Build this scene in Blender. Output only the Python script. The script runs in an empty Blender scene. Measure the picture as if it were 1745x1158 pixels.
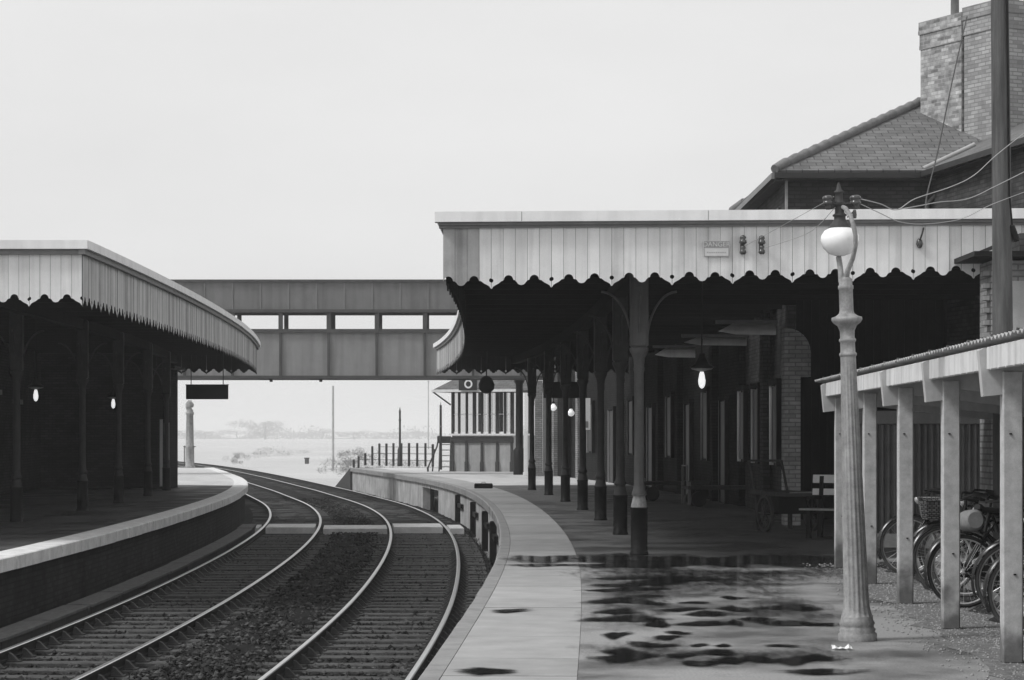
import bpy, bmesh, math, random
from mathutils import Vector, Matrix
random.seed(7)
SC = bpy.context.scene
COL = SC.collection
PI = math.pi
R = math.radians

# ------------------------------------------------------------------ helpers
def at(x, y, m):
    """a measured point of the place: m = photo pixels per metre at its depth"""
    return Vector(((x - 872.5) / m, 4000.0 / m, 1.6 + (739.0 - y) / m))

class MB:
    def __init__(s):
        s.v = []; s.f = []; s.mi = []; s.cur = 0; s.sm = []; s.smooth = False
    def add(s, verts, faces):
        b = len(s.v)
        s.v += [tuple(p) for p in verts]
        for f in faces:
            s.f.append([i + b for i in f]); s.mi.append(s.cur); s.sm.append(s.smooth)
        return s
    def mat(s, i): s.cur = i; return s
    def hexa(s, p):
        return s.add(p, [(3,2,1,0),(4,5,6,7),(0,1,5,4),(1,2,6,5),(2,3,7,6),(3,0,4,7)])
    def box(s, cx, cy, cz, sx, sy, sz, rz=0.0, rx=0.0, ry=0.0, bev=0.0):
        M = Matrix.Translation((cx, cy, cz)) @ Matrix.Rotation(rz, 4, 'Z') @ Matrix.Rotation(ry, 4, 'Y') @ Matrix.Rotation(rx, 4, 'X')
        x, y, z = sx/2, sy/2, sz/2
        if bev > 0:
            b = min(bev, x*.9, y*.9, z*.9)
            bm = bmesh.new(); bmesh.ops.create_cube(bm, size=1.0)
            for q in bm.verts: q.co = Vector((q.co.x*sx, q.co.y*sy, q.co.z*sz))
            bmesh.ops.bevel(bm, geom=bm.edges[:], offset=b, segments=1, affect='EDGES')
            bm.verts.index_update()
            s.add([M @ q.co for q in bm.verts], [[q.index for q in f.verts] for f in bm.faces]); bm.free()
            return s
        P = [(-x,-y,-z),(x,-y,-z),(x,y,-z),(-x,y,-z),(-x,-y,z),(x,-y,z),(x,y,z),(-x,y,z)]
        return s.hexa([M @ Vector(p) for p in P])
    def quad(s, a, b, c, d): return s.add([a, b, c, d], [(0,1,2,3)])
    def tube(s, pts, r, n=8, cap=True):
        pts = [Vector(p) for p in pts]; N = len(pts)
        rs = r if isinstance(r, (list, tuple)) else [r]*N
        up = None; rings = []
        for i, p in enumerate(pts):
            t = (pts[min(i+1, N-1)] - pts[max(i-1, 0)])
            if t.length < 1e-9: t = Vector((0,0,1))
            t.normalize()
            if up is None:
                up = Vector((1,0,0)) if abs(t.x) < .8 else Vector((0,1,0))
            u = (up - t*up.dot(t))
            if u.length < 1e-6: u = t.orthogonal()
            u.normalize(); w = t.cross(u); up = u
            rings.append([p + (u*math.cos(2*PI*k/n) + w*math.sin(2*PI*k/n))*rs[i] for k in range(n)])
        V = [q for rg in rings for q in rg]; F = []
        for i in range(N-1):
            for k in range(n):
                F.append((i*n+k, i*n+(k+1)%n, (i+1)*n+(k+1)%n, (i+1)*n+k))
        sm = s.smooth; s.smooth = n > 5; s.add(V, F); s.smooth = False
        if cap:
            s.add(rings[0], [tuple(range(n))[::-1]]); s.add(rings[-1], [tuple(range(n))])
        s.smooth = sm
        return s
    def lathe(s, prof, c=(0,0,0), n=16, flute=None, cap=True, sq=(1,1)):
        V = []; F = []
        for (r, z) in prof:
            for k in range(n):
                a = 2*PI*k/n
                rr = r*(flute(k, z) if flute else 1)
                V.append((c[0]+rr*math.cos(a)*sq[0], c[1]+rr*math.sin(a)*sq[1], c[2]+z))
        L = len(prof)
        for i in range(L-1):
            for k in range(n):
                F.append((i*n+k, i*n+(k+1)%n, (i+1)*n+(k+1)%n, (i+1)*n+k))
        sm = s.smooth; s.smooth = True; s.add(V, F); s.smooth = sm
        if cap:
            s.add(V[:n], [tuple(range(n))[::-1]]); s.add(V[-n:], [tuple(range(n))])
        return s
    def ngon_prism(s, poly, off):
        """poly: 3D points (one plane); off: extrusion vector"""
        n = len(poly); off = Vector(off)
        V = [Vector(p) for p in poly] + [Vector(p) + off for p in poly]
        F = [tuple(range(n))[::-1], tuple(range(n, 2*n))] + [(i, (i+1)%n, n+(i+1)%n, n+i) for i in range(n)]
        return s.add(V, F)
    def build(s, name, mats, parent=None, org=None, uv=True):
        me = bpy.data.meshes.new(name)
        if parent is not None: o0 = Vector(parent.get('_o', (0,0,0)))
        elif org is not None: o0 = Vector(org)
        else: o0 = Vector((0,0,0))
        V = [(p[0]-o0.x, p[1]-o0.y, p[2]-o0.z) for p in s.v]
        me.from_pydata(V, [], s.f)
        if not isinstance(mats, (list, tuple)): mats = [mats]
        for m in mats: me.materials.append(m)
        me.polygons.foreach_set('material_index', s.mi)
        me.polygons.foreach_set('use_smooth', s.sm)
        if uv:
            me.update()
            lay = me.uv_layers.new(name='m'); dat = [0.0]*(2*len(me.loops)); Z = Vector((0,0,1))
            vs = [Vector(p) for p in s.v]
            for poly in me.polygons:
                n = poly.normal
                t = Z.cross(n)
                if t.length < .15: t = Vector((1,0,0)); b = Vector((0,1,0))
                else: t.normalize(); b = n.cross(t)
                for li in poly.loop_indices:
                    p = vs[me.loops[li].vertex_index]
                    dat[2*li] = p.dot(t); dat[2*li+1] = p.dot(b)
            lay.data.foreach_set('uv', dat)
        me.update()
        o = bpy.data.objects.new(name, me); COL.objects.link(o)
        o['_o'] = tuple(o0)
        if parent is not None: o.parent = parent
        else: o.location = o0
        ALL.append(o)
        return o
ALL = []

def thing(name, label, cat, loc=(0,0,0), group=None):
    o = bpy.data.objects.new(name, None); COL.objects.link(o)
    o.empty_display_size = .2
    o.location = loc; o['_o'] = tuple(loc); tag(o, label, cat, group); ALL.append(o)
    return o
def tag(o, label, cat, group=None):
    o['label'] = label; o['category'] = cat
    if group: o['group'] = group
    return o
def struct(o, kind='structure'): o['kind'] = kind; return o
KIDS = {}
def copy_tree(o, parent=None):
    c = o.copy(); COL.objects.link(c)
    if parent is not None: c.parent = parent
    ALL.append(c)
    for ch in [q for q in ALL if q.parent == o]: copy_tree(ch, c)
    return c

# ------------------------------------------------------------------ materials
def nd(nt, t, **k):
    n = nt.nodes.new(t)
    for a, b in k.items(): setattr(n, a, b)
    return n
def base_mat(name):
    m = bpy.data.materials.new(name); m.use_nodes = True
    nt = m.node_tree; nt.nodes.clear()
    out = nd(nt, 'ShaderNodeOutputMaterial'); b = nd(nt, 'ShaderNodeBsdfPrincipled')
    nt.links.new(b.outputs[0], out.inputs[0])
    return m, nt, b, out
def g(v): return (v, v, v, 1)
def grey(name, v, rough=.8, var=.25, scale=6.0, bump=.15, bdist=.01, spec=.3, metal=0.0, stretch=(1,1,1), fine=60.0, streak=0.0, streak_scale=7.0, rvar=0.0, coords='Object'):
    """grey painted / stone / timber surface: two noises, optional vertical dirt streaks, bump"""
    m, nt, b, out = base_mat(name); L = nt.links.new
    tc = nd(nt, 'ShaderNodeTexCoord'); mp = nd(nt, 'ShaderNodeMapping'); mp.inputs['Scale'].default_value = stretch
    L(tc.outputs[coords], mp.inputs[0])
    n1 = nd(nt, 'ShaderNodeTexNoise'); n1.inputs['Scale'].default_value = scale; n1.inputs['Detail'].default_value = 6; n1.inputs['Roughness'].default_value = .65
    n2 = nd(nt, 'ShaderNodeTexNoise'); n2.inputs['Scale'].default_value = fine; n2.inputs['Detail'].default_value = 3
    L(mp.outputs[0], n1.inputs[0]); L(mp.outputs[0], n2.inputs[0])
    mx = nd(nt, 'ShaderNodeMath', operation='MULTIPLY_ADD'); mx.inputs[1].default_value = .35
    L(n2.outputs[0], mx.inputs[0]); L(n1.outputs[0], mx.inputs[2])
    mr = nd(nt, 'ShaderNodeMapRange'); mr.inputs['From Min'].default_value = .38; mr.inputs['From Max'].default_value = .95
    mr.inputs['To Min'].default_value = v*(1-var); mr.inputs['To Max'].default_value = v*(1+var)
    L(mx.outputs[0], mr.inputs['Value']); val = mr.outputs[0]
    if streak > 0:
        mp2 = nd(nt, 'ShaderNodeMapping'); mp2.inputs['Scale'].default_value = (streak_scale, streak_scale, streak_scale*.06)
        L(tc.outputs[coords], mp2.inputs[0])
        n3 = nd(nt, 'ShaderNodeTexNoise'); n3.inputs['Scale'].default_value = 1.0; n3.inputs['Detail'].default_value = 5
        L(mp2.outputs[0], n3.inputs[0])
        r3 = nd(nt, 'ShaderNodeMapRange'); r3.inputs['From Min'].default_value = .42; r3.inputs['From Max'].default_value = .72
        r3.inputs['To Min'].default_value = 1.0; r3.inputs['To Max'].default_value = 1-streak
        L(n3.outputs[0], r3.inputs['Value'])
        ml = nd(nt, 'ShaderNodeMath', operation='MULTIPLY'); L(val, ml.inputs[0]); L(r3.outputs[0], ml.inputs[1]); val = ml.outputs[0]
    L(val, b.inputs['Base Color'])
    b.inputs['Roughness'].default_value = rough; b.inputs['Specular IOR Level'].default_value = spec; b.inputs['Metallic'].default_value = metal
    if rvar > 0:
        rr = nd(nt, 'ShaderNodeMapRange'); rr.inputs['From Min'].default_value = .35; rr.inputs['From Max'].default_value = .65
        rr.inputs['To Min'].default_value = rough-rvar; rr.inputs['To Max'].default_value = rough+rvar
        L(n1.outputs[0], rr.inputs['Value']); L(rr.outputs[0], b.inputs['Roughness'])
    if bump > 0:
        bp = nd(nt, 'ShaderNodeBump'); bp.inputs['Strength'].default_value = bump; bp.inputs['Distance'].default_value = bdist
        L(mx.outputs[0], bp.inputs['Height']); L(bp.outputs[0], b.inputs['Normal'])
    return m
def brick(name, v1, v2, mortar, w=.225, h=.075, gap=.011, rough=.9, bump=.5, patch=.35, patch_scale=1.2, offset=.5):
    m, nt, b, out = base_mat(name); L = nt.links.new
    uv = nd(nt, 'ShaderNodeUVMap'); uv.uv_map = 'm'
    bt = nd(nt, 'ShaderNodeTexBrick'); bt.offset = offset
    for k, q in (('Scale',1.0),('Brick Width',w),('Row Height',h),('Mortar Size',gap),('Mortar Smooth',.2),('Bias',0.0)): bt.inputs[k].default_value = q
    bt.inputs['Color1'].default_value = g(v1); bt.inputs['Color2'].default_value = g(v2); bt.inputs['Mortar'].default_value = g(mortar)
    L(uv.outputs[0], bt.inputs['Vector'])
    tc = nd(nt, 'ShaderNodeTexCoord')
    n1 = nd(nt, 'ShaderNodeTexNoise'); n1.inputs['Scale'].default_value = patch_scale; n1.inputs['Detail'].default_value = 7; n1.inputs['Roughness'].default_value = .7
    L(tc.outputs['Object'], n1.inputs[0])
    mr = nd(nt, 'ShaderNodeMapRange'); mr.inputs['From Min'].default_value = .3; mr.inputs['From Max'].default_value = .7
    mr.inputs['To Min'].default_value = 1-patch; mr.inputs['To Max'].default_value = 1+patch
    L(n1.outputs[0], mr.inputs['Value'])
    ml = nd(nt, 'ShaderNodeMix'); ml.data_type = 'RGBA'; ml.blend_type = 'MULTIPLY'; ml.inputs[0].default_value = 1.0
    L(bt.outputs['Color'], ml.inputs[6]); L(mr.outputs[0], ml.inputs[7])
    L(ml.outputs[2], b.inputs['Base Color']); b.inputs['Roughness'].default_value = rough; b.inputs['Specular IOR Level'].default_value = .06
    bp = nd(nt, 'ShaderNodeBump'); bp.inputs['Strength'].default_value = bump; bp.inputs['Distance'].default_value = .012; bp.invert = True
    L(bt.outputs['Fac'], bp.inputs['Height']); L(bp.outputs[0], b.inputs['Normal'])
    return m
def glass(name, tint=.8, tr=.6, rough=.05):
    m, nt, b, out = base_mat(name); L = nt.links.new
    b.inputs['Base Color'].default_value = g(.05); b.inputs['Roughness'].default_value = rough; b.inputs['Specular IOR Level'].default_value = .6
    t = nd(nt, 'ShaderNodeBsdfTransparent'); t.inputs[0].default_value = g(tint)
    mx = nd(nt, 'ShaderNodeMixShader'); mx.inputs[0].default_value = tr
    L(b.outputs[0], mx.inputs[1]); L(t.outputs[0], mx.inputs[2]); L(mx.outputs[0], out.inputs[0])
    return m
def glow(name, v, strength, rough=.3):
    m, nt, b, out = base_mat(name)
    b.inputs['Base Color'].default_value = g(v); b.inputs['Roughness'].default_value = rough
    b.inputs['Emission Color'].default_value = (1,1,1,1); b.inputs['Emission Strength'].default_value = strength
    return m
M = {}
M['valance'] = grey('valance_paint', .80, .6, .10, 3.0, .05, spec=.3, streak=.16, streak_scale=9)
M['valance_b'] = grey('valance_paint_pale', .84, .6, .10, 3.5, .05, streak=.22, streak_scale=13)
M['valance_c'] = grey('valance_paint_grimy', .74, .65, .16, 2.6, .06, streak=.34, streak_scale=8)
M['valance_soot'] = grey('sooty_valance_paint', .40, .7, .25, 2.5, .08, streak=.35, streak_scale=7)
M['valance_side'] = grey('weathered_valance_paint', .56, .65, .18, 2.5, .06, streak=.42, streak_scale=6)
M['fascia'] = grey('fascia_paint', .86, .55, .10, 2.0, .05, streak=.12)
M['mould'] = grey('moulding_paint', .20, .6, .2, 5, .05)
M['roofing'] = grey('canopy_lead', .22, .6, .2, 3, .1)
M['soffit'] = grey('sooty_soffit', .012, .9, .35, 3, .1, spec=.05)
M['iron'] = grey('dark_ironwork', .055, .55, .25, 9, .08, streak=.2, spec=.15)
M['iron_black'] = grey('black_ironwork', .010, .5, .3, 12, .08, spec=.12)
M['iron_pale'] = grey('grey_iron_paint', .30, .5, .42, 11, .06, streak=.35, streak_scale=14, spec=.2)
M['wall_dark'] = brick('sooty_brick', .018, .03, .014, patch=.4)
M['brick_dark'] = brick('dark_brick', .05, .085, .045, patch=.4)
M['brick_grey'] = brick('grey_brick', .20, .28, .14, patch=.35)
M['brick_stack'] = brick('weathered_stack_brick', .17, .46, .30, patch=.45, patch_scale=4.0)
M['brick_stack2'] = brick('worn_stack_brick', .24, .40, .22, patch=.2, patch_scale=2.5, bump=.3)
M['slate'] = brick('roof_slates', .13, .18, .07, w=.30, h=.19, gap=.010, rough=.55, bump=.8, patch=.25, patch_scale=2.0)
M['ridge'] = grey('ridge_tiles', .17, .7, .3, 6, .2)
M['lead'] = grey('lead_flashing', .38, .5, .15, 4, .1)
M['paint_dark'] = grey('dark_paint', .03, .5, .25, 5, .08)
M['paint_mid'] = grey('mid_grey_paint', .20, .5, .2, 5, .08, streak=.2)
M['paint_white'] = grey('white_paint', .84, .5, .08, 4, .05, streak=.1)
M['concrete'] = grey('post_concrete', .46, .85, .16, 9, .25, .006, fine=140, streak=.12, streak_scale=12)
M['concrete_wet'] = grey('damp_concrete', .20, .6, .3, 10, .25, .006, fine=120)
M['asbestos'] = grey('asbestos_sheet', .40, .85, .3, 6, .2, .006, streak=.2)
def damp_concrete():
    m = grey('stained_concrete', .48, .85, .28, 12, .25, .006, fine=140, streak=.12, streak_scale=12); nt = m.node_tree; L = nt.links.new
    b = [n for n in nt.nodes if n.type == 'BSDF_PRINCIPLED'][0]; src = b.inputs['Base Color'].links[0].from_socket
    tc = nd(nt, 'ShaderNodeTexCoord'); sx = nd(nt, 'ShaderNodeSeparateXYZ'); L(tc.outputs['Object'], sx.inputs[0])
    n = nd(nt, 'ShaderNodeTexNoise'); n.inputs['Scale'].default_value = 5; n.inputs['Detail'].default_value = 6; L(tc.outputs['Object'], n.inputs[0])
    a = nd(nt, 'ShaderNodeMath', operation='MULTIPLY_ADD'); a.inputs[1].default_value = .75; L(n.outputs[0], a.inputs[0]); L(sx.outputs['Z'], a.inputs[2])
    r = nd(nt, 'ShaderNodeMapRange'); r.interpolation_type = 'SMOOTHSTEP'; r.inputs['From Min'].default_value = .48; r.inputs['From Max'].default_value = .82; r.inputs['To Min'].default_value = .3; L(a.outputs[0], r.inputs['Value'])
    ml = nd(nt, 'ShaderNodeMath', operation='MULTIPLY'); L(src, ml.inputs[0]); L(r.outputs[0], ml.inputs[1]); L(ml.outputs[0], b.inputs['Base Color']); return m
M['post_concrete'] = damp_concrete()   # green-black damp staining creeps up the feet of the posts
M['corrugated'] = grey('corrugated_iron', .08, .6, .3, 3, .1, streak=.3)
M['fence_iron'] = grey('galvanised_fence', .17, .5, .3, 3, .1, streak=.3)
M['coping_white'] = grey('limewashed_coping', .72, .75, .30, 4.5, .25, .01, streak=.2, streak_scale=5)
M['coping'] = grey('edging_stone', .25, .6, .3, 3.5, .2, .01, spec=.1)
M['slab'] = grey('paving_slab', .33, .55, .22, 2.4, .12, .006, spec=.2, fine=90)
M['slab_b'] = grey('paving_slab_pale', .37, .55, .2, 2.1, .12, .006, spec=.2, fine=90)
M['slab_c'] = grey('paving_slab_dull', .29, .5, .24, 2.8, .12, .006, spec=.2, fine=90)
M['limewash'] = grey('flaking_limewash', .40, .9, .5, 1.6, .3, .02, streak=.35, streak_scale=3)
M['wallbrick'] = brick('platform_wall_brick', .022, .038, .02, patch=.5)
M['rail_head'] = grey('polished_rail', .62, .28, .1, 8, 0, metal=.85)
M['rail_side'] = grey('rusty_rail', .025, .75, .3, 12, .2, spec=.08)
M['sleeper'] = grey('creosoted_sleeper', .075, .8, .7, 5, .4, .01, stretch=(1,4,4), fine=40, spec=.12)
M['chair_iron'] = grey('rusty_chair', .045, .6, .3, 14, .2, spec=.1)
M['ballast'] = grey('dirty_ballast', .016, .8, .65, 3.2, .9, .05, fine=26, spec=.03)
M['stone'] = grey('ballast_stone', .04, .8, .5, 4, .3, spec=.05)
M['weed'] = grey('weeds', .05, .9, .4, 8, 0, spec=.05)
M['trough'] = grey('trough_timber', .10, .7, .4, 4, .3, .008, stretch=(4,1,4), spec=.1)
M['boards'] = grey('crossing_boards', .62, .7, .3, 2.2, .3, .01)
M['bridge_panel'] = grey('bridge_plate', .24, .7, .18, 1.2, .06, streak=.22, streak_scale=4)
M['bridge_clad'] = grey('bridge_cladding', .16, .8, .2, 1.5, .08, streak=.25, streak_scale=4)
M['bridge_beam'] = grey('bridge_beam', .06, .7, .25, 3, .1)
M['enamel'] = grey('enamel_sign', .62, .3, .12, 9, 0)
M['enamel_dark'] = grey('enamel_letters', .30, .4, .2, 9, 0)
M['porcelain'] = grey('brown_porcelain', .055, .2, .3, 6, 0, spec=.6)
M['rubber'] = grey('tyre_rubber', .03, .7, .3, 20, .1)
M['tyre_grey'] = grey('worn_tyre', .10, .7, .3, 20, .1)
M['chrome'] = grey('dull_chrome', .62, .3, .15, 20, 0, metal=.35)
M['bike_black'] = grey('black_enamel', .012, .25, .2, 10, 0, spec=.5)
M['wicker'] = brick('wicker', .13, .30, .035, w=.045, h=.022, gap=.005, patch=.3, patch_scale=9)
M['brick_pale'] = brick('whitened_brick', .34, .50, .25, patch=.35, patch_scale=2.5)
M['canvas'] = grey('canvas', .22, .9, .2, 20, .3, .006)
M['leather'] = grey('leather', .03, .5, .3, 20, .1)
M['pole_wood'] = grey('pole_timber', .10, .8, .5, 5, .4, .006, stretch=(4,4,.25), streak=.3, streak_scale=18, spec=.1)
M['wire_pale'] = grey('pale_cable', .34, .5, .15, 10, 0)
M['wire_dark'] = grey('dark_cable', .03, .6, .2, 10, 0)
M['opal'] = grey('opal_glass', .90, .15, .03, 5, 0, spec=.5)
M['lamp_glass'] = glow('lit_mantle_glass', .9, .8)
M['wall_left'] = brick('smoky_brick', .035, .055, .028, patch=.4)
M['globe_far'] = glow('lit_globe', .9, .45)
M['pane'] = glass('window_pane', .95, .72)
M['sky_glass'] = glass('sooty_rooflight', .8, .75, .3)
M['timber_pale'] = grey('pale_timber', .42, .8, .3, 4, .2, .006, streak=.3)
M['timber_dark'] = grey('old_timber', .06, .8, .35, 5, .3, .008, stretch=(4,4,1), spec=.1)
M['render'] = grey('cement_render', .38, .9, .22, 2.5, .2, .008, streak=.2)
M['foliage'] = grey('foliage', .24, .9, .4, 3, 0)  # pale leaf tone: paleness of the mist is put into the colour
M['foliage_b'] = grey('foliage_dark', .15, .9, .4, 3, 0)
M['bark'] = grey('bark', .1, .9, .3, 8, .3)
M['field'] = grey('field_grass', .50, .95, .2, .02, .3, .2, fine=.6, spec=.05)
M['gravel'] = grey('loose_gravel', .17, .9, .55, 11, .9, .02, fine=70, spec=.1)
M['pebble'] = grey('pebble', .27, .85, .5, 6, .2, spec=.1)
def water_mat():
    m, nt, b, out = base_mat('standing_water')
    b.inputs['Base Color'].default_value = g(.016); b.inputs['Roughness'].default_value = .10; b.inputs['Specular IOR Level'].default_value = .3
    # feathered margins: the film of water thins out over the rough paving
    L = nt.links.new
    at_ = nd(nt, 'ShaderNodeAttribute'); at_.attribute_name = 'depth'; tc = nd(nt, 'ShaderNodeTexCoord')
    mp = nd(nt, 'ShaderNodeMapping'); mp.inputs['Scale'].default_value = (5, 1.6, 1); L(tc.outputs['Object'], mp.inputs[0])
    n = nd(nt, 'ShaderNodeTexNoise'); n.inputs['Scale'].default_value = 1.6; n.inputs['Detail'].default_value = 6; n.inputs['Roughness'].default_value = .7; L(mp.outputs[0], n.inputs[0])
    a = nd(nt, 'ShaderNodeMath', operation='MULTIPLY_ADD'); a.inputs[1].default_value = 1.1; L(n.outputs[0], a.inputs[0]); L(at_.outputs['Fac'], a.inputs[2])
    r = nd(nt, 'ShaderNodeMapRange'); r.interpolation_type = 'SMOOTHSTEP'; r.inputs['From Min'].default_value = .50; r.inputs['From Max'].default_value = 1.30; L(a.outputs[0], r.inputs['Value'])
    t = nd(nt, 'ShaderNodeBsdfTransparent'); mx = nd(nt, 'ShaderNodeMixShader'); L(r.outputs[0], mx.inputs[0]); L(t.outputs[0], mx.inputs[1]); L(b.outputs[0], mx.inputs[2]); L(mx.outputs[0], out.inputs[0])
    return m
M['water'] = water_mat()
def asphalt_mat(name, lo, hi):
    """worn tar paving: patches of damp (darker, smoother) and dry stone dust"""
    m, nt, b, out = base_mat(name); L = nt.links.new
    tc = nd(nt, 'ShaderNodeTexCoord')
    n1 = nd(nt, 'ShaderNodeTexNoise'); n1.inputs['Scale'].default_value = .75; n1.inputs['Detail'].default_value = 7; n1.inputs['Roughness'].default_value = .6
    n2 = nd(nt, 'ShaderNodeTexNoise'); n2.inputs['Scale'].default_value = 55; n2.inputs['Detail'].default_value = 4; n2.inputs['Roughness'].default_value = .8
    for n in (n1, n2): L(tc.outputs['Object'], n.inputs[0])
    r1 = nd(nt, 'ShaderNodeMapRange'); r1.inputs['From Min'].default_value = .38; r1.inputs['From Max'].default_value = .58; r1.inputs['To Min'].default_value = lo; r1.inputs['To Max'].default_value = hi
    L(n1.outputs[0], r1.inputs['Value'])
    r2 = nd(nt, 'ShaderNodeMapRange'); r2.inputs['From Min'].default_value = .3; r2.inputs['From Max'].default_value = .7; r2.inputs['To Min'].default_value = .6; r2.inputs['To Max'].default_value = 1.35
    L(n2.outputs[0], r2.inputs['Value'])
    ml = nd(nt, 'ShaderNodeMath', operation='MULTIPLY'); L(r1.outputs[0], ml.inputs[0]); L(r2.outputs[0], ml.inputs[1])
    L(ml.outputs[0], b.inputs['Base Color'])
    r3 = nd(nt, 'ShaderNodeMapRange'); r3.inputs['From Min'].default_value = .36; r3.inputs['From Max'].default_value = .58; r3.inputs['To Min'].default_value = .34; r3.inputs['To Max'].default_value = .75
    L(n1.outputs[0], r3.inputs['Value']); L(r3.outputs[0], b.inputs['Roughness'])
    b.inputs['Specular IOR Level'].default_value = .18
    bp = nd(nt, 'ShaderNodeBump'); bp.inputs['Strength'].default_value = .5; bp.inputs['Distance'].default_value = .006
    L(n2.outputs[0], bp.inputs['Height']); L(bp.outputs[0], b.inputs['Normal'])
    return m
M['whitewash'] = grey('whitewashed_concrete', .66, .8, .14, 5, .2, .006, streak=.3, streak_scale=8)  # brightness of the purlins' lit faces is put into this colour
M['earth'] = grey('oily_earth', .045, .95, .5, 6, .5, .01, fine=60, spec=.05)  # dark tone carries the shade inside the shed
M['asphalt'] = asphalt_mat('tar_paving', .055, .13)  # darker copy: shade under the right canopy is put into the colour
M['forecourt'] = asphalt_mat('washed_tar_and_dust', .08, .29)  # paler copy: daylight on the uncovered paving is put into the colour
M['dust'] = asphalt_mat('pale_stone_dust', .42, .58)  # wet sheen and haze beyond the canopies are put into this colour
M['asphalt_old'] = asphalt_mat('old_tar_paving', .04, .085)  # shade of the left canopy is put into this darker colour

# ------------------------------------------------------------------ the curve of the line
KN = [(-20,-2.3),(0,-1.28),(10,-.83),(15,-.63),(20,-.46),(24,-.33),(28,-.235),(32,-.18),(36,-.17),(42,-.24),(49,-.40),(57,-.71),(64.5,-1.14),(73,-1.85),(84,-3.17),(96,-5.1),(104,-6.4),(111,-7.65),(120,-9.25),(133,-11.6),(152,-15.2),(167,-18.2),(200,-25.8),(250,-40.0),(300,-58.0),(360,-84.0)]
def _tan(i):
    if i == 0 or i == len(KN)-1:
        a, b = (0, 1) if i == 0 else (-2, -1)
        return (KN[b][1]-KN[a][1])/(KN[b][0]-KN[a][0])
    return (KN[i+1][1]-KN[i-1][1])/(KN[i+1][0]-KN[i-1][0])
def Braw(Y):
    for i in range(len(KN)-1):
        if Y <= KN[i+1][0] or i == len(KN)-2:
            x0, y0 = KN[i]; x1, y1 = KN[i+1]; h = x1-x0; t = (Y-x0)/h
            a, b = _tan(i)*h, _tan(i+1)*h
            return (2*t**3-3*t*t+1)*y0 + (t**3-2*t*t+t)*a + (-2*t**3+3*t*t)*y1 + (t**3-t*t)*b
_TB = [Braw(-20+.5*i) for i in range(761)]
# smooth the table so rails sweep without kinks
for _ in range(60):
    _TB = [_TB[0]] + [(_TB[i-1]+2*_TB[i]+_TB[i+1])/4 for i in range(1, len(_TB)-1)] + [_TB[-1]]
def B(Y):
    f = (Y+20)/.5; i = max(0, min(len(_TB)-2, int(f))); t = f-i
    return _TB[i]*(1-t) + _TB[i+1]*t
def nrm(Y):
    d = (B(Y+.5)-B(Y-.5)); l = math.hypot(1, d)
    return (1/l, -d/l)          # unit normal, pointing right (+X)
def O(Y, o, z=0.0):
    """point at offset o to the right of the right-hand platform edge"""
    n = nrm(Y); return Vector((B(Y)+o*n[0], Y+o*n[1], z))
# arclength table along the base curve
_S = [0.0]
for i in range(1, 761): _S.append(_S[-1] + math.hypot(.5, _TB[i]-_TB[i-1]))
def Sof(Y):
    f = (Y+20)/.5; i = max(0, min(759, int(f))); return _S[i]+(f-i)*(_S[i+1]-_S[i])
def Yof(s):
    lo, hi = 0, 760
    while hi-lo > 1:
        mid = (lo+hi)//2
        if _S[mid] <= s: lo = mid
        else: hi = mid
    return -20+.5*(lo+(s-_S[lo])/(_S[lo+1]-_S[lo]))
def frange(a, b, st):
    n = max(1, int(round((b-a)/st))); return [a+(b-a)*i/n for i in range(n+1)]
def sweep(mb, prof, Ys, closed=True, caps=True):
    """prof: (offset, z) polygon swept along the line"""
    n = len(prof); V = []
    for Y in Ys:
        for (o, z) in prof: V.append(O(Y, o, z))
    F = []
    for i in range(len(Ys)-1):
        for k in range(n if closed else n-1):
            F.append((i*n+k, (i+1)*n+k, (i+1)*n+(k+1)%n, i*n+(k+1)%n))
    mb.add(V, F)
    if caps and closed:
        mb.add(V[:n], [tuple(range(n))]); mb.add(V[-n:], [tuple(range(n))[::-1]])
    return mb
# ================================================================== GROUND, TRACKS, PLATFORMS
# ---- ground sheet (fields)
mb = MB()
xs = [-900,-400,-200,-100,-40,-10,20,60,150,400,900]; ys = [-60,0,60,120,180,240,300,400,600,900,2000]
V = [(x, y, -1.42 - (0.0 if y < 150 else .5*min(1,(y-150)/200))) for y in ys for x in xs]; nx = len(xs)
mb.add(V, [(j*nx+i, j*nx+i+1, (j+1)*nx+i+1, (j+1)*nx+i) for j in range(len(ys)-1) for i in range(nx-1)])
struct(mb.build('ground', M['field']))

# ---- track bed of dirty ballast
mb = MB()
Ys = frange(14, 300, .55)
offs = [-6.42+.28*i for i in range(24)]
rng = random.Random(3)
V = []
for j, Y in enumerate(Ys):
    for o in offs:
        z = -1.10 + rng.uniform(-.02, .02)
        if -3.75 < o < -2.55: z += .05 + rng.uniform(-.03, .05)
        if o > -.45: z -= .14
        if o < -5.9: z -= .03
        if Y > 64.5: z = -1.055 + rng.uniform(-.02, .02)
        if Y > 116 and (o < -6.3 or o > 0): z = -1.3
        V.append(O(Y, o, z))
n = len(offs)
mb.smooth = True
mb.add(V, [(j*n+i, j*n+i+1, (j+1)*n+i+1, (j+1)*n+i) for j in range(len(Ys)-1) for i in range(n-1)])
struct(mb.build('track_bed', M['ballast']))
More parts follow.
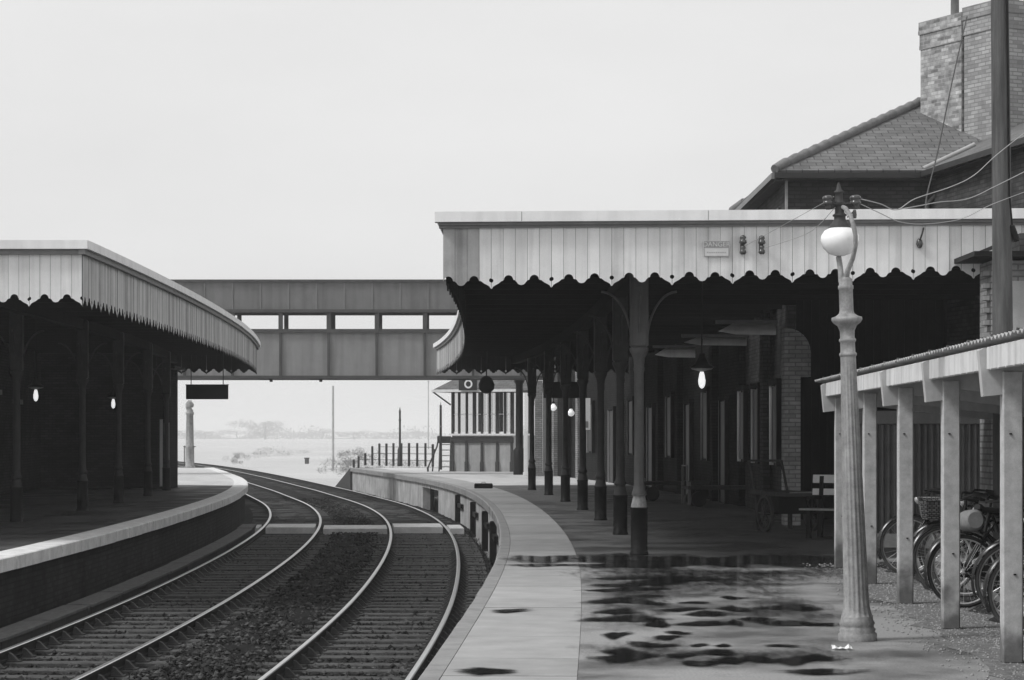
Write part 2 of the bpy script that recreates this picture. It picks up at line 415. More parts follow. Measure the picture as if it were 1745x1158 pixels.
# loose stones lying on it
def stones(name, n, fn, mat, seed, smin, smax):
    rr = random.Random(seed); mb = MB()
    for i in range(n):
        x, y, z = fn(rr); s = rr.uniform(smin, smax)
        P = []
        for d in ((1,0,0),(-1,0,0),(0,1,0),(0,-1,0),(0,0,1),(0,0,-1)):
            k = s*rr.uniform(.6, 1.2)
            P.append((x+d[0]*k+rr.uniform(-.3,.3)*s, y+d[1]*k+rr.uniform(-.3,.3)*s, z+d[2]*k*.75))
        mb.mat(rr.choice([0,0,1,2]) if isinstance(mat, list) else 0)
        mb.add(P, [(0,2,4),(2,1,4),(1,3,4),(3,0,4),(2,0,5),(1,2,5),(3,1,5),(0,3,5)])
    return mb.build(name, mat, uv=False)
def st_pos(rr):
    while True:
        Y = 21 + 75*rr.random()**2.0; o = rr.uniform(-5.7, -.15)
        z = -1.075
        if -3.75 < o < -2.55: z = -1.02
        return O(Y, o, z + rr.uniform(-.015, .01))
struct(stones('ballast_stones', 24000, st_pos, [M['stone'], M['sleeper'], M['ballast']], 11, .018, .05), 'stuff')
# weeds in the six-foot and along the platform foot
mb = MB(); rr = random.Random(5)
for i in range(3200):
    Y = 22+44*rr.random()**1.3
    o = rr.gauss(-3.1, .34) if rr.random() < .75 else rr.choice([rr.uniform(-.35,-.02), rr.uniform(-.35,-.02), rr.uniform(-6.4,-6.12)])
    p = O(Y, o, -1.08)
    for k in range(4):
        a = rr.uniform(0, 2*PI); h = rr.uniform(.02, .07); w = rr.uniform(.004, .010); l = rr.uniform(.02, .06)
        d = Vector((math.cos(a), math.sin(a), 0)); e = Vector((-d.y, d.x, 0))*w
        b0 = p + d*rr.uniform(0, .03)
        mb.add([b0-e, b0+e, b0+d*l+e*.6+Vector((0,0,h)), b0+d*l-e*.6+Vector((0,0,h))], [(0,1,2,3)])
struct(mb.build('weeds', M['weed'], uv=False), 'stuff')

# ---- tracks
def rail_profile(o):
    zt = -.90; w = .035
    return [(o-w,zt-.008),(o-w*.7,zt),(o+w*.7,zt),(o+w,zt-.008),(o+w,zt-.042),(o+.011,zt-.056),(o+.011,zt-.105),(o+.033,zt-.115),(o+.033,zt-.145),(o-.033,zt-.145),(o-.033,zt-.115),(o-.011,zt-.105),(o-.011,zt-.056),(o-w,zt-.042)]
def make_rail(o, parent):
    P = rail_profile(o); n = len(P); mb = MB(); Ys2 = frange(13, 60, .6)[:-1] + frange(60, 330, 1.5)
    V = [O(Y, a, z) for Y in Ys2 for (a, z) in P]
    for i in range(len(Ys2)-1):
        for k in range(n):
            mb.mat(0 if k in (0,1,2) else 1)
            mb.add([V[i*n+k], V[(i+1)*n+k], V[(i+1)*n+(k+1)%n], V[i*n+(k+1)%n]], [(0,1,2,3)])
    return mb.build('rail', [M['rail_head'], M['rail_side']], parent, uv=False)
# chair (rail support): proto mesh at origin, rail along Y
cb = MB()
cb.box(0,0,.012,.36,.17,.024)
for sx in (-1,1):
    cb.hexa([(sx*.03,-.055,.024),(sx*.15,-.05,.024),(sx*.15,.05,.024),(sx*.03,.055,.024),(sx*.04,-.045,.115),(sx*.075,-.04,.10),(sx*.075,.04,.10),(sx*.04,.045,.115)])
cb.box(-.055,0,.075,.05,.11,.05)
chair_me = None
def make_track(center, label):
    t = thing('railway_track', label, 'railway track', O(24, center, -1.1))
    make_rail(center-.75, t); make_rail(center+.75, t)
    s0 = Sof(18.0); rr = random.Random(int(-center*100)); k = 0; far = MB(); proto = None; cproto = None
    while True:
        Y = Yof(s0 + .762*k)
        if Y > 175: break
        p = O(Y, center, -1.115+rr.uniform(-.012,.008)); nn = nrm(Y); rz = math.atan2(nn[1], nn[0]) + rr.uniform(-.012,.012)
        if k < 99:
            if proto is None:
                mb = MB(); mb.box(0,0,0,2.6,.25,.13, bev=.012)
                for q in range(len(mb.v)): pass
                proto = mb.build('sleeper', M['sleeper'], None); s = proto
            else:
                s = proto.copy(); COL.objects.link(s); ALL.append(s)
            s.parent = t; s.location = p - Vector(t['_o']); s.rotation_euler = (rr.uniform(-.01,.01),rr.uniform(-.004,.004),rz); s['_o'] = tuple(p)
            if Y < 52:
                for sx in (-.75, .75):
                    if cproto is None: c = cb.build('rail_chair', M['chair_iron'], None); cproto = c
                    else: c = cproto.copy(); COL.objects.link(c); ALL.append(c)
                    c.parent = s; c.location = (sx, 0, .058)
        else:
            far.box(p.x,p.y,p.z,2.6,.25,.13,rz)
        k += 1
    o = far.build('sleeper_run', M['sleeper'], t); o['kind'] = 'stuff'
    return t
make_track(-1.47, 'curving railway track beside the right platform, its near rail edge shining')
make_track(-4.87, 'curving railway track beside the left platform with timber sleepers showing')

# ---- barrow crossing of boards
cr = thing('barrow_crossing', 'pale timber board crossing laid level across both tracks', 'crossing', O(64, -3.2, -.95))
for (a, b, z) in ((-6.2,-5.72,-.90),(-5.52,-4.22,-.88),(-4.0,-2.3,-.92),(-2.12,-.82,-.88),(-.62,-.25,-.92)):
    for q in range(6):
        mb = MB(); Y0 = 62.6+.42*q
        A, C = O(Y0, a, z), O(Y0, b, z); A2, C2 = O(Y0+.39, a, z), O(Y0+.39, b, z)
        dz = Vector((0,0,.17))
        mb.hexa([A-dz, C-dz, C2-dz, A2-dz, A, C, C2, A2]); mb.build('board', M['boards'], cr)

# ---- timber cable trough along the left wall
tr = thing('cable_trough', 'low timber lidded trough running along the foot of left platform', 'cable trough', O(30, -5.95, -1.1))
s = Sof(19.5); kk = 0
while s < Sof(63):
    Y0, Y1 = Yof(s), Yof(s+2.66); rr = random.Random(kk); kk += 1
    mb = MB(); Ysq = [Y0, (Y0+Y1)/2, Y1]
    sweep(mb, [(-6.1,-1.1),(-5.8,-1.1),(-5.8,-.86),(-6.1,-.86)], Ysq); mb.build('trough_box', M['timber_dark'], tr)
    mb = MB(); z = -.855+rr.uniform(0,.01); d = rr.uniform(-.015,.015)
    sweep(mb, [(-6.14+d,z),(-5.76+d,z),(-5.76+d,z+.035),(-6.14+d,z+.035)], Ysq); mb.build('lid', M['trough'], tr)
    s += 2.74

# ---- right platform
def strip(name, mats, o0, o1, z, Ya, Yb, st=1.0, zf=None):
    mb = MB(); Yl = frange(Ya, Yb, st)
    V = []
    for Y in Yl:
        for o in ((o0, o1) if not callable(o1) else (o0, o1(Y))):
            V.append(O(Y, o, z))
    mb.add(V, [(2*i, 2*i+1, 2*i+3, 2*i+2) for i in range(len(Yl)-1)])
    return mb.build(name, mats)
YE = 111.0
# surface of the right platform (tar paving), as a fan from the paving line to far right
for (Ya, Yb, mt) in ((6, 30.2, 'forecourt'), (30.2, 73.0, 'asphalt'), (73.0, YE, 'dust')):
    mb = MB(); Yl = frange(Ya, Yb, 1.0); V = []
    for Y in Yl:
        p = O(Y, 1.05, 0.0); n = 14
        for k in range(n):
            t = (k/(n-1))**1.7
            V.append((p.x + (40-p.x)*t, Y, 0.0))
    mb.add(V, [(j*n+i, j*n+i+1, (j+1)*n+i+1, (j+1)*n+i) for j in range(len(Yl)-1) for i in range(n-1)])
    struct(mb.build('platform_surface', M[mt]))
# paving slabs
mb = MB(); s = Sof(7); rr = random.Random(21)
while Yof(s) < YE-.5:
    ln = 1.22 + rr.choice([0,0,.3,.6]); Y0, Y1 = Yof(s+.007), Yof(s+ln-.007)
    if Y1 > YE: break
    z = rr.uniform(.001,.005); mb.mat(rr.choice([0,0,1,2]))
    mid = (Y0+Y1)/2
    def pt(Y, o, zz): return O(Y, o, zz)
    for (ya, yb) in ((Y0, mid), (mid, Y1)):
        mb.add([pt(ya,.155,z),pt(ya,1.046,z),pt(yb,1.046,z),pt(yb,.155,z)], [(0,1,2,3)])
    mb.add([pt(Y0,.155,-.05),pt(Y0,1.046,-.05),pt(Y0,1.046,z),pt(Y0,.155,z)], [(0,1,2,3)])
    s += ln
struct(mb.build('platform_paving', [M['slab'], M['slab_b'], M['slab_c']]))
mb = MB(); sweep(mb, [(.15,-.03),(1.05,-.03)], frange(6,YE,1.0), closed=False)
struct(mb.build('paving_bed', M['ballast']))
# edging stones
mb = MB(); s = Sof(7); rr = random.Random(22)
while Yof(s) < YE-.5:
    ln = rr.choice([.95,1.0,1.1]); Y0, Y1 = Yof(s+.003), min(YE, Yof(s+ln-.003)); d = rr.uniform(-.006,.006)
    sweep(mb, [(0+d,-.17),(.15,-.17),(.15,.004),(.018+d,.006),(0+d,-.012)], [Y0,(Y0+Y1)/2,Y1]); s += ln
struct(mb.build('platform_edging', M['coping']))
# wall under the right edge, with a refuge
Yr0, Yr1 = 79.5, 85.0
mb = MB()
sweep(mb, [(.10,-1.3),(.5,-1.3),(.5,-.17),(.10,-.17)], frange(6, Yr0, 1.0))
sweep(mb, [(.10,-1.3),(.5,-1.3),(.5,-.17),(.10,-.17)], frange(Yr1, YE, 1.0))
sweep(mb, [(.10,-.32),(.5,-.32),(.5,-.17),(.10,-.17)], frange(Yr0, Yr1, 1.0))
struct(mb.build('platform_wall', M['limewash']))
mb = MB(); sweep(mb, [(.9,-1.3),(1.0,-1.3),(1.0,-.17),(.9,-.17)], frange(Yr0-.3, Yr1+.3, 1.0)); mb.box(*O(82.3,.16,-.75),.14,.16,1.0)
struct(mb.build('refuge_recess', M['iron_black']))
# timber posts bolted to that wall
pw = []
for i, Y in enumerate((49.5, 56.0, 63.5, 71.0)):
    mb = MB(); p = O(Y, .03, -.72); n = nrm(Y); rz = math.atan2(n[1], n[0])
    mb.box(p.x,p.y,p.z,.16,.26,.96,rz,bev=.02)
    q = O(Y-.9, .05, -.55); mb.box(q.x,q.y,q.z,.09,1.5,.12,rz)
    o = mb.build('wall_timber', M['iron_black'], org=(p.x,p.y,-1.2))
    tag(o, ['black timber post and rail on platform wall nearest the camera','black timber post on platform wall, second nearest of four','black timber post on platform wall beside the barrow crossing','black timber post on platform wall nearest the dark refuge opening'][i], 'timber post', 'timber posts on the right platform wall')
# ramp at the far end
mb = MB(); n0, n1 = O(YE,0,0), O(YE+8,0,-1.2); A = O(YE,4.5,0); A1 = O(YE+8,4.5,-1.2)
zb = Vector((0,0,-1.3))
mb.add([n0, A, A1, n1, Vector((n0.x,n0.y,-1.35)), Vector((A.x,A.y,-1.35)), Vector((A1.x,A1.y,-1.35)), Vector((n1.x,n1.y,-1.35))], [(0,1,2,3),(0,3,7,4),(1,5,6,2),(4,5,1,0)])
struct(mb.build('platform_ramp', M['timber_dark']))

# ---- left platform
EDL = -6.33
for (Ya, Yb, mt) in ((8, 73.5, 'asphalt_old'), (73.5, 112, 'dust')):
    mb = MB(); Yl = frange(Ya, Yb, 1.0); n = 8; V = []
    for Y in Yl:
        p = O(Y, EDL-.45, -.004)
        for k in range(n): V.append((p.x-(p.x+45)*(k/(n-1))**1.6, p.y if k == 0 else Y, -.004))
    mb.add(V, [(j*n+i, (j+1)*n+i, (j+1)*n+i+1, j*n+i+1) for j in range(len(Yl)-1) for i in range(n-1)])
    struct(mb.build('platform_surface', M[mt]))
mb = MB(); s = Sof(9); rr = random.Random(31)
while Yof(s) < 111.5:
    ln = rr.choice([1.5,1.6,1.7]); Y0, Y1 = Yof(s+.009), Yof(s+ln-.009); d = rr.uniform(-.012,.012)
    sweep(mb, [(EDL-.45,-.18),(EDL+d,-.18),(EDL+d,-.012),(EDL-.02+d,0.0),(EDL-.45,.001)], [Y0,(Y0+Y1)/2,Y1]); s += ln
struct(mb.build('platform_edging', M['coping_white']))
mb = MB(); sweep(mb, [(EDL-.5,-1.3),(EDL-.09,-1.3),(EDL-.09,-.18),(EDL-.5,-.18)], frange(8,112,1.0))
struct(mb.build('platform_wall', M['wallbrick']))

# ---- standing water: outlines traced on the paving, each laid at its own place
def puddle(mb, x0, x1, y0, y1, seed, z=.006, skew=0.0, dep=1.0):
    rr = random.Random(seed); N = 26; pts = []
    cy = (y0+y1)/2
    ph = [rr.uniform(0, 2*PI) for _ in range(4)]
    for k in range(N):
        a = 2*PI*k/N
        r = 1 + .16*math.sin(2*a+ph[0]) + .13*math.sin(3*a+ph[1]) + .08*math.sin(5*a+ph[2]) + .05*math.sin(7*a+ph[3])
        sn = math.sin(a); px = (x0+x1)/2 + (x1-x0)/2*(1.12+.25*(r-1))*math.cos(a); py = cy + (y1-y0)/2*1.1*(1+1.5*(r-1))*sn*abs(sn)**.8 + (y1-y0)*.18*math.sin(2.2*math.cos(a)+ph[1])
        mm = (py-739)/1.6; pts.append(((px-872.5)/mm, 4000/mm, z))
    c = Vector((sum(p[0] for p in pts)/N, sum(p[1] for p in pts)/N, z))
    c0 = len(mb.v); mid = [c.lerp(Vector(p), .6) for p in pts]; out = [c.lerp(Vector(p), 1.22) for p in pts]
    mb.add(out + mid + [c], [(k, (k+1)%N, N+(k+1)%N, N+k) for k in range(N)] + [(N+k, N+(k+1)%N, 2*N) for k in range(N)])
    DEP.extend([0.0]*N + [.75*dep]*N + [dep])
PUD = [(980,1115,949,962),(1080,1265,950,966),(1225,1432,952,966),(1000,1180,957,968),(985,1200,948,956),(1150,1426,949,961),(1010,1130,961,968),(1015,1075,985,988),(1040,1230,982,990),(1013,1110,994,999),(1075,1180,986,996),(1010,1062,1004,1008),(1008,1125,1002,1008),
 (1007,1090,1019,1031),(1070,1125,1015,1017),(1080,1130,1025,1031),(1125,1190,1036,1042),(1020,1078,1039,1048),(1000,1112,1050,1062),(1098,1135,1060,1070),(1170,1230,1043,1051),
 (1160,1200,1026,1029),(1230,1262,1017,1021),(1225,1275,1036,1042),(1290,1390,1033,1041),(1240,1262,1058,1067),(1262,1315,1053,1058),(1150,1235,1061,1067),(1290,1420,1059,1067),
 (1027,1070,1078,1086),(1115,1158,1083,1089),(1135,1170,1077,1081),(1072,1118,1094,1103),(1100,1150,1100,1103),(1175,1203,1099,1102),(1218,1242,1100,1103),(1305,1355,1100,1103),
 (1030,1095,1108,1117),(1015,1110,1116,1126),(1135,1180,1114,1121),(1190,1245,1109,1118),(1165,1225,1126,1135),(1220,1262,1122,1131),(1262,1310,1120,1130),(1318,1400,1118,1132),(1380,1440,1120,1126),
 (1340,1460,1142,1149),(840,893,1040,1044),(785,866,1142,1150),(870,980,946,958),(866,982,962,965)]
mb = MB(); DEP = []
for i, p in enumerate(PUD):
    dx = (p[1]-p[0])*.16; p = (p[0]-dx*.3, p[1]+dx, p[2]-.5, p[3]+.5); puddle(mb, *p, seed=i, z=(.009 if p[1] < 985 else .004)+.00015*i)
for i, p in enumerate([(1000,1310,962,1012),(1150,1450,958,1000),(1003,1150,1010,1068),(1240,1440,1020,1070),(1010,1270,1092,1136),(1220,1480,1104,1142),(1000,1420,966,990)]): puddle(mb, *p, seed=200+i, z=.0125+.0002*i, dep=.33)
wo_ = struct(mb.build('water', M['water'])); da = wo_.data.attributes.new('depth', 'FLOAT', 'POINT'); da.data.foreach_set('value', DEP)

# gravel margin below the bicycle shed
def gp(rr):
    t = rr.random(); Y = 15.0 + 14*t; xf = 3.40 + .045*(Y-15)
    return (xf + rr.triangular(-.55, 2.2, .25), Y, .004)
struct(stones('loose_gravel', 7000, gp, M['pebble'], 12, .006, .016), 'stuff')
mb = MB(); Yl = frange(13.5, 29.2, .5); rr = random.Random(77); V = []
for Y in Yl:
    x0 = 3.22+.045*(Y-15)+rr.uniform(-.12,.12); V += [(x0,Y,.004),(5.9,Y,.004)]
mb.add(V, [(2*i,2*i+1,2*i+3,2*i+2) for i in range(len(Yl)-1)])
struct(mb.build('gravel_path', M['gravel']))
mb = MB(); V = []
for Y in Yl: V += [(3.49+(Y-16.4)*.0371+.52+rr.uniform(-.10,.10),Y,.0085),(5.88,Y,.0085)]
mb.add(V, [(2*i,2*i+1,2*i+3,2*i+2) for i in range(len(Yl)-1)])
struct(mb.build('earth_floor', M['earth']))  # dark sheet paints the shed's inner shade on the ground
# ================================================================== CANOPIES
HALF = [(0,0),(.012,.010),(.022,.03),(.05,.048),(.09,.068),(.115,.088),(.13,.1),(.15,.103),(.158,.108),(.163,.128),(.176,.149),(.197,.162),(.218,.166),(.239,.162),(.26,.149),(.273,.128),(.278,.108),(.286,.103),(.306,.1),(.32,.088),(.335,.066),(.352,.053),(.38,.047)]
PAT = HALF + [(.76-u, v) for (u, v) in HALF[::-1][1:]]
def pat(u):
    for i in range(len(PAT)-1):
        if PAT[i][0] <= u <= PAT[i+1][0]:
            (a, b), (c, d) = PAT[i], PAT[i+1]; return b+(d-b)*(u-a)/(c-a)
    return 0
NOTCH = [(.026*math.cos(R(a)), .107+.026*math.sin(R(a))) for a in (-88,-60,-30,0,30,60,88)]
def valance(mb, path, nb, zt, zb, thick=.02, phase=0, tone=None, seed=1, gap=.0018):
    """nb match-boards with a fretted lower edge; path(u) -> point (z ignored) ; zt/zb(u) -> heights"""
    rr = random.Random(seed); bw = .152
    for k in range(nb):
        p = (k+phase) % 5; a, b = p*bw+gap, (p+1)*bw-gap; base = k*bw - p*bw
        us = [a] + [u for (u, v) in PAT if a < u < b] + [b]
        poly = [(u, pat(u)) for u in us]
        H = None
        if p == 4: poly += [(.76-.0018-q[0], q[1]) for q in NOTCH]
        poly += [(b, None), (a, None)]
        if p == 0: poly += [(.0018+q[0], q[1]) for q in NOTCH[::-1]]
        P0, P1 = path(base+a), path(base+b); t = (P1-P0); t.z = 0; t.normalize(); nrmv = Vector((t.y, -t.x, 0))
        off = nrmv*rr.uniform(-.004, .004); dz = rr.uniform(-.005, .005) - (.0 if rr.random() < .94 else .012)
        pts = []
        for (u, v) in poly:
            q = P0 + (P1-P0)*((u-a)/(b-a)) + off
            z = zt(base+u) if v is None else zb(base+u)+v+dz
            pts.append((q.x, q.y, z))
        mb.mat(rr.choice([0,0,0,3,4]) if not (tone and tone(base+a)) else 1)
        fm = mb.cur; n0 = len(mb.f); mb.ngon_prism(pts, nrmv*-thick); mb.mi[n0+1:] = [2]*(len(mb.mi)-n0-1); mb.mat(fm)
    mb.mat(0)
ZT, ZB = 4.19, 3.43
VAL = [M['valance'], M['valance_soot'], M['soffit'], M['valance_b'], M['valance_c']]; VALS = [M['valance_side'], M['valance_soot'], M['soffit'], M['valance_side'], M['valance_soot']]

def column(label_mat=None, tone='iron'):
    """one cast column at the origin: shaft with pedestal and bracket parts"""
    mb = MB()
    mb.lathe([(.098,.80),(.098,.83),(.078,.86),(.069,.93),(.066,1.6),(.062,2.40),(.075,2.46),(.066,2.50),(.080,2.60),(.105,2.66),(.125,2.70),(.125,2.74)], n=16)
    mb.box(0,0,3.35,.24,.24,1.22,bev=.03)
    sh = mb.build('column', M[tone])
    mb = MB(); mb.lathe([(.125,0),(.125,.03),(.112,.045),(.112,.60),(.118,.605),(.118,.63)], n=20)
    pd = mb.build('pedestal', M['iron_black'], sh)
    mb = MB(); mb.lathe([(.110,.63),(.104,.66),(.088,.74),(.078,.78),(.105,.80)], n=16); mb.build('collar', M['iron_pale'] if tone=='iron_mid' else M[tone], sh)
    for (dx, dy) in ((1,0),(-1,0),(0,1),(0,-1)):
        mb = MB(); pts = []
        for k in range(11):
            a = k/10*PI/2
            r = .10+.40*(1-math.cos(a)); z = 2.76+.72*math.sin(a)
            pts.append((dx*r, dy*r, z))
        mb.tube(pts, .016, 6); br = mb.build('bracket', M[tone], sh)
    return sh
M['iron_mid'] = grey('worn_column_paint', .10, .6, .25, 6, .06, streak=.3, streak_scale=14)

# ---------------------------------------------------------------- right canopy
YN, YF = 29.6, 72.6
oV = lambda Y: -.62 + .12*max(0, min(1, (Y-40)/30))
XL = -.87
rc = thing('platform_canopy', 'long station canopy with fretted white board valance over the right platform', 'canopy', (1.7, 31, 0))
# near valance, facing the camera
zt = lambda u: ZT + .006*u
zb = lambda u: ZB + .0215*(u-.75)
mb = MB()
valance(mb, lambda u: Vector((XL+u, YN, 0)), 62, zt, zb, phase=1, tone=lambda u: 1 if u < .42 else 0)
near_v = mb.build('valance', VAL, rc)
mb = MB()
def zslope(u): return .006*u
L = 9.5
for (ya, yb, z0, z1) in ((YN-.13, YN+.05, 4.262, 4.39),):
    mb.hexa([Vector((XL-.10,ya,z0)),Vector((XL+L,ya,z0+zslope(L))),Vector((XL+L,yb,z0+zslope(L))),Vector((XL-.10,yb,z0)),Vector((XL-.10,ya,z1)),Vector((XL+L,ya,z1+zslope(L))),Vector((XL+L,yb,z1+zslope(L))),Vector((XL-.10,yb,z1))])
mb.build('fascia', M['fascia'], rc)
mb = MB()
for (ya, yb, z0, z1) in ((YN-.075, YN+.03, 4.225, 4.262),(YN-.035, YN+.03, 4.19, 4.225)):
    mb.hexa([Vector((XL-.05,ya,z0)),Vector((XL+L,ya,z0+zslope(L))),Vector((XL+L,yb,z0+zslope(L))),Vector((XL-.05,yb,z0)),Vector((XL-.05,ya,z1)),Vector((XL+L,ya,z1+zslope(L))),Vector((XL+L,yb,z1+zslope(L))),Vector((XL-.05,yb,z1))])
mb.build('moulding', M['mould'], rc)
mb = MB(); rj = random.Random(8)
for q in range(5):
    x = XL+1.1+q*2.05+rj.uniform(-.2,.2); mb.box(x, YN-.131, 4.326+zslope(x-XL), .006, .003, .118)
mb.build('joint', M['mould'], rc)
# added boarded screen: darkens the near bay's back by covering the house wall
mb = MB()
for q in range(27): mb.box(5.28+q*.142, 43.05+(.004 if q%2 else 0), 2.08, .136, .03, 4.1)
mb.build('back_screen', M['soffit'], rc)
# track-side valance
s0 = Sof(YN+.02); s1 = Sof(YF); nb = int((s1-s0)/.152)
def side_path(u):
    Y = Yof(s0+u); return O(Y, oV(Y))
class Rev: pass
mb = MB()
# outward is -X, so run the boards from far to near
LS = nb*.152
valance(mb, lambda u: side_path(LS-u), nb, lambda u: ZT, lambda u: ZB, phase=0, seed=2, gap=.0007)
mb.build('valance', VALS, rc)
mb = MB(); Yl = frange(YN-.05, YF+.1, 1.0)
def sweep_o(mb, prof, Ys, of):
    n = len(prof); V = [O(Y, of(Y)+o, z) for Y in Ys for (o, z) in prof]
    mb.add(V, [(i*n+k, (i+1)*n+k, (i+1)*n+(k+1)%n, i*n+(k+1)%n) for i in range(len(Ys)-1) for k in range(n)])
    mb.add(V[:n], [tuple(range(n))]); mb.add(V[-n:], [tuple(range(n))[::-1]])
sweep_o(mb, [(-.11,4.265),(.03,4.265),(.03,4.388),(-.11,4.388)], Yl, oV); mb.build('fascia', M['fascia'], rc)
mb = MB(); sweep_o(mb, [(-.06,4.19),(.03,4.19),(.03,4.265),(-.06,4.265)], Yl, oV); mb.build('moulding', M['mould'], rc)
# far end valance
A, C = O(YF, oV(YF)), O(YF-.6, 5.4); LE = (C-A).length
mb = MB(); valance(mb, lambda u: C+(A-C)*(u/LE), int(LE/.152), lambda u: ZT, lambda u: ZB, seed=3, gap=.0004); mb.build('valance', VAL, rc)
# roof sheet with three rooflights let into it
WO = 5.55
HOLES = [(44.0,45.4),(48.2,50.4),(57.0,59.8)]
def hole(Ya, Yb): return any(Ya >= h[0]-.01 and Yb <= h[1]+.01 for h in HOLES)
Yl = sorted(set(frange(43.5, YF, 1.0) + [h for q in HOLES for h in q]))
ol = [None, 1.0, 2.2, 3.4, 5.3, WO]
mb = MB()
for i in range(len(Yl)-1):
    for j in range(len(ol)-1):
        if ol[j] == 3.4 and hole(Yl[i], Yl[i+1]): continue
        def q(Y, o): return O(Y, oV(Y)-.04 if o is None else o)
        c = [q(Yl[i], ol[j]), q(Yl[i], ol[j+1]), q(Yl[i+1], ol[j+1]), q(Yl[i+1], ol[j])]
        lo = [Vector((p.x,p.y,4.20)) for p in c]; hi = [Vector((p.x,p.y,4.26)) for p in c]
        mb.hexa(lo+hi)
# near bay, wider to the right
Yn = frange(YN+.03, 43.5, 1.0)
for i in range(len(Yn)-1):
    a, b = O(Yn[i], oV(Yn[i])-.04), O(Yn[i+1], oV(Yn[i+1])-.04)
    mb.hexa([Vector((a.x,a.y,4.2)),Vector((9.0,a.y,4.2)),Vector((9.0,b.y,4.2)),Vector((b.x,b.y,4.2)),Vector((a.x,a.y,4.26)),Vector((9.0,a.y,4.26)),Vector((9.0,b.y,4.26)),Vector((b.x,b.y,4.26))])
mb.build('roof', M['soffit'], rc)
for h in HOLES:
    mb = MB(); c = [O(h[0],3.4), O(h[0],5.3), O(h[1],5.3), O(h[1],3.4)]
    mb.add([Vector((p.x,p.y,4.275)) for p in c], [(0,1,2,3)]); sg = mb.build('rooflight', M['sky_glass'], rc)
    mb = MB()
    for k in range(4):
        t = k/3; a = c[0]+(c[3]-c[0])*t; b = c[1]+(c[2]-c[1])*t; mb.tube([Vector((a.x,a.y,4.24)), Vector((b.x,b.y,4.24))], .025, 5)
    mb.build('glazing_bar', M['iron'], sg)
# rafters and beams
Y = YN+1.4
while Y < YF:
    a = O(Y, oV(Y)+.02); b = O(Y, WO-.05) if Y > 43 else Vector((8.6, Y, 0))
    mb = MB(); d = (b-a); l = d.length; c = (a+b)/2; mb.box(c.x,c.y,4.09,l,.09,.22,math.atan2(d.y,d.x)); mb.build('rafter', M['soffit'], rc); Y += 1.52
mb = MB(); sweep(mb, [(1.78,3.76),(1.98,3.76),(1.98,3.98),(1.78,3.98)], frange(YN+.3, YF-.2, 1.0)); mb.build('beam', M['soffit'], rc)
mb = MB(); mb.box(4.0, YN+.9, 3.85, 9.2, .16, .2); mb.build('beam', M['soffit'], rc)
colp = column(tone='iron_mid'); colp.parent = rc
colp_b = column(tone='iron'); first_b = True
CY = [31.07, 37.3, 43.4, 49.4, 55.4, 61.3, 67.0]
for i, Y in enumerate(CY):
    if i == 0: c = colp
    elif i == 1: c = colp_b; c.parent = rc
    else: c = copy_tree(colp_b, rc)
    p = O(Y, 1.88+(.03 if i else 0)); n = nrm(Y)
    c.location = p - Vector(rc['_o']); c.rotation_euler = (0,0,math.atan2(n[1],n[0])); c['_o'] = tuple(p)

# ---------------------------------------------------------------- left canopy
lc = thing('platform_canopy', 'long station canopy with weathered fretted valance over the left platform', 'canopy', (-9, 43, 0))
YNL, YFL = 33.9, 72.8
oL = lambda Y: -6.03
xl = O(YNL, -6.03).x
mb = MB()
NBL = 46
valance(mb, lambda u: Vector((xl-NBL*.152+u, YNL, 0)), NBL, lambda u: ZT, lambda u: ZB+.02, phase=(5-NBL%5)%5, seed=5); mb.build('valance', VAL, lc)
mb = MB(); mb.box(xl-3.5+.05, YNL-.04, 4.327, 7.1, .18, .125); mb.build('fascia', M['fascia'], lc)
mb = MB(); mb.box(xl-3.5+.02, YNL-.02, 4.2275, 7.05, .09, .073); mb.build('moulding', M['mould'], lc)
s0L = Sof(YNL+.02); nbl = int((Sof(YFL)-s0L)/.152*1.0)
def arcl(o, Ya, Yb):
    pts = [O(Y, o) for Y in frange(Ya, Yb, .5)]; d = [0]
    for i in range(1, len(pts)): d.append(d[-1]+(pts[i]-pts[i-1]).length)
    return pts, d
LP, LD = arcl(-6.03, YNL+.02, YFL)
def lpath(u):
    for i in range(len(LD)-1):
        if u <= LD[i+1] or i == len(LD)-2: return LP[i]+(LP[i+1]-LP[i])*((u-LD[i])/(LD[i+1]-LD[i]))
mb = MB(); valance(mb, lpath, int(LD[-1]/.152), lambda u: ZT, lambda u: ZB, seed=6, gap=.0009); mb.build('valance', VALS, lc)
Yl = frange(YNL-.13, YFL+.1, 1.0)
mb = MB(); sweep_o(mb, [(-.03,4.265),(.11,4.265),(.11,4.388),(-.03,4.388)], Yl, oL); mb.build('fascia', M['fascia'], lc)
mb = MB(); sweep_o(mb, [(-.03,4.19),(.06,4.19),(.06,4.265),(-.03,4.265)], Yl, oL); mb.build('moulding', M['mould'], lc)
A, C = O(YFL, -6.05), O(YFL, -12.6); LE = (C-A).length
mb = MB(); valance(mb, lambda u: A+(C-A)*(u/LE), int(LE/.152), lambda u: ZT, lambda u: ZB, seed=8, gap=.0004); mb.build('valance', VAL, lc)
mb = MB(); Yl = frange(YNL+.03, YFL, 1.0); sweep(mb, [(-14.5,4.2),(-6.0,4.2),(-6.0,4.26),(-14.5,4.26)], Yl); mb.build('roof', M['soffit'], lc)
Y = YNL+1.2
while Y < YFL:
    a, b = O(Y, -14.4), O(Y, -6.06); d = b-a; c = (a+b)/2
    mb = MB(); mb.box(c.x,c.y,4.09,d.length,.09,.22,math.atan2(d.y,d.x)); mb.build('rafter', M['soffit'], lc); Y += 1.52
mb = MB(); sweep(mb, [(-8.65,3.76),(-8.45,3.76),(-8.45,3.98),(-8.65,3.98)], frange(YNL+.3, YFL-.2, 1.0)); mb.build('beam', M['soffit'], lc)
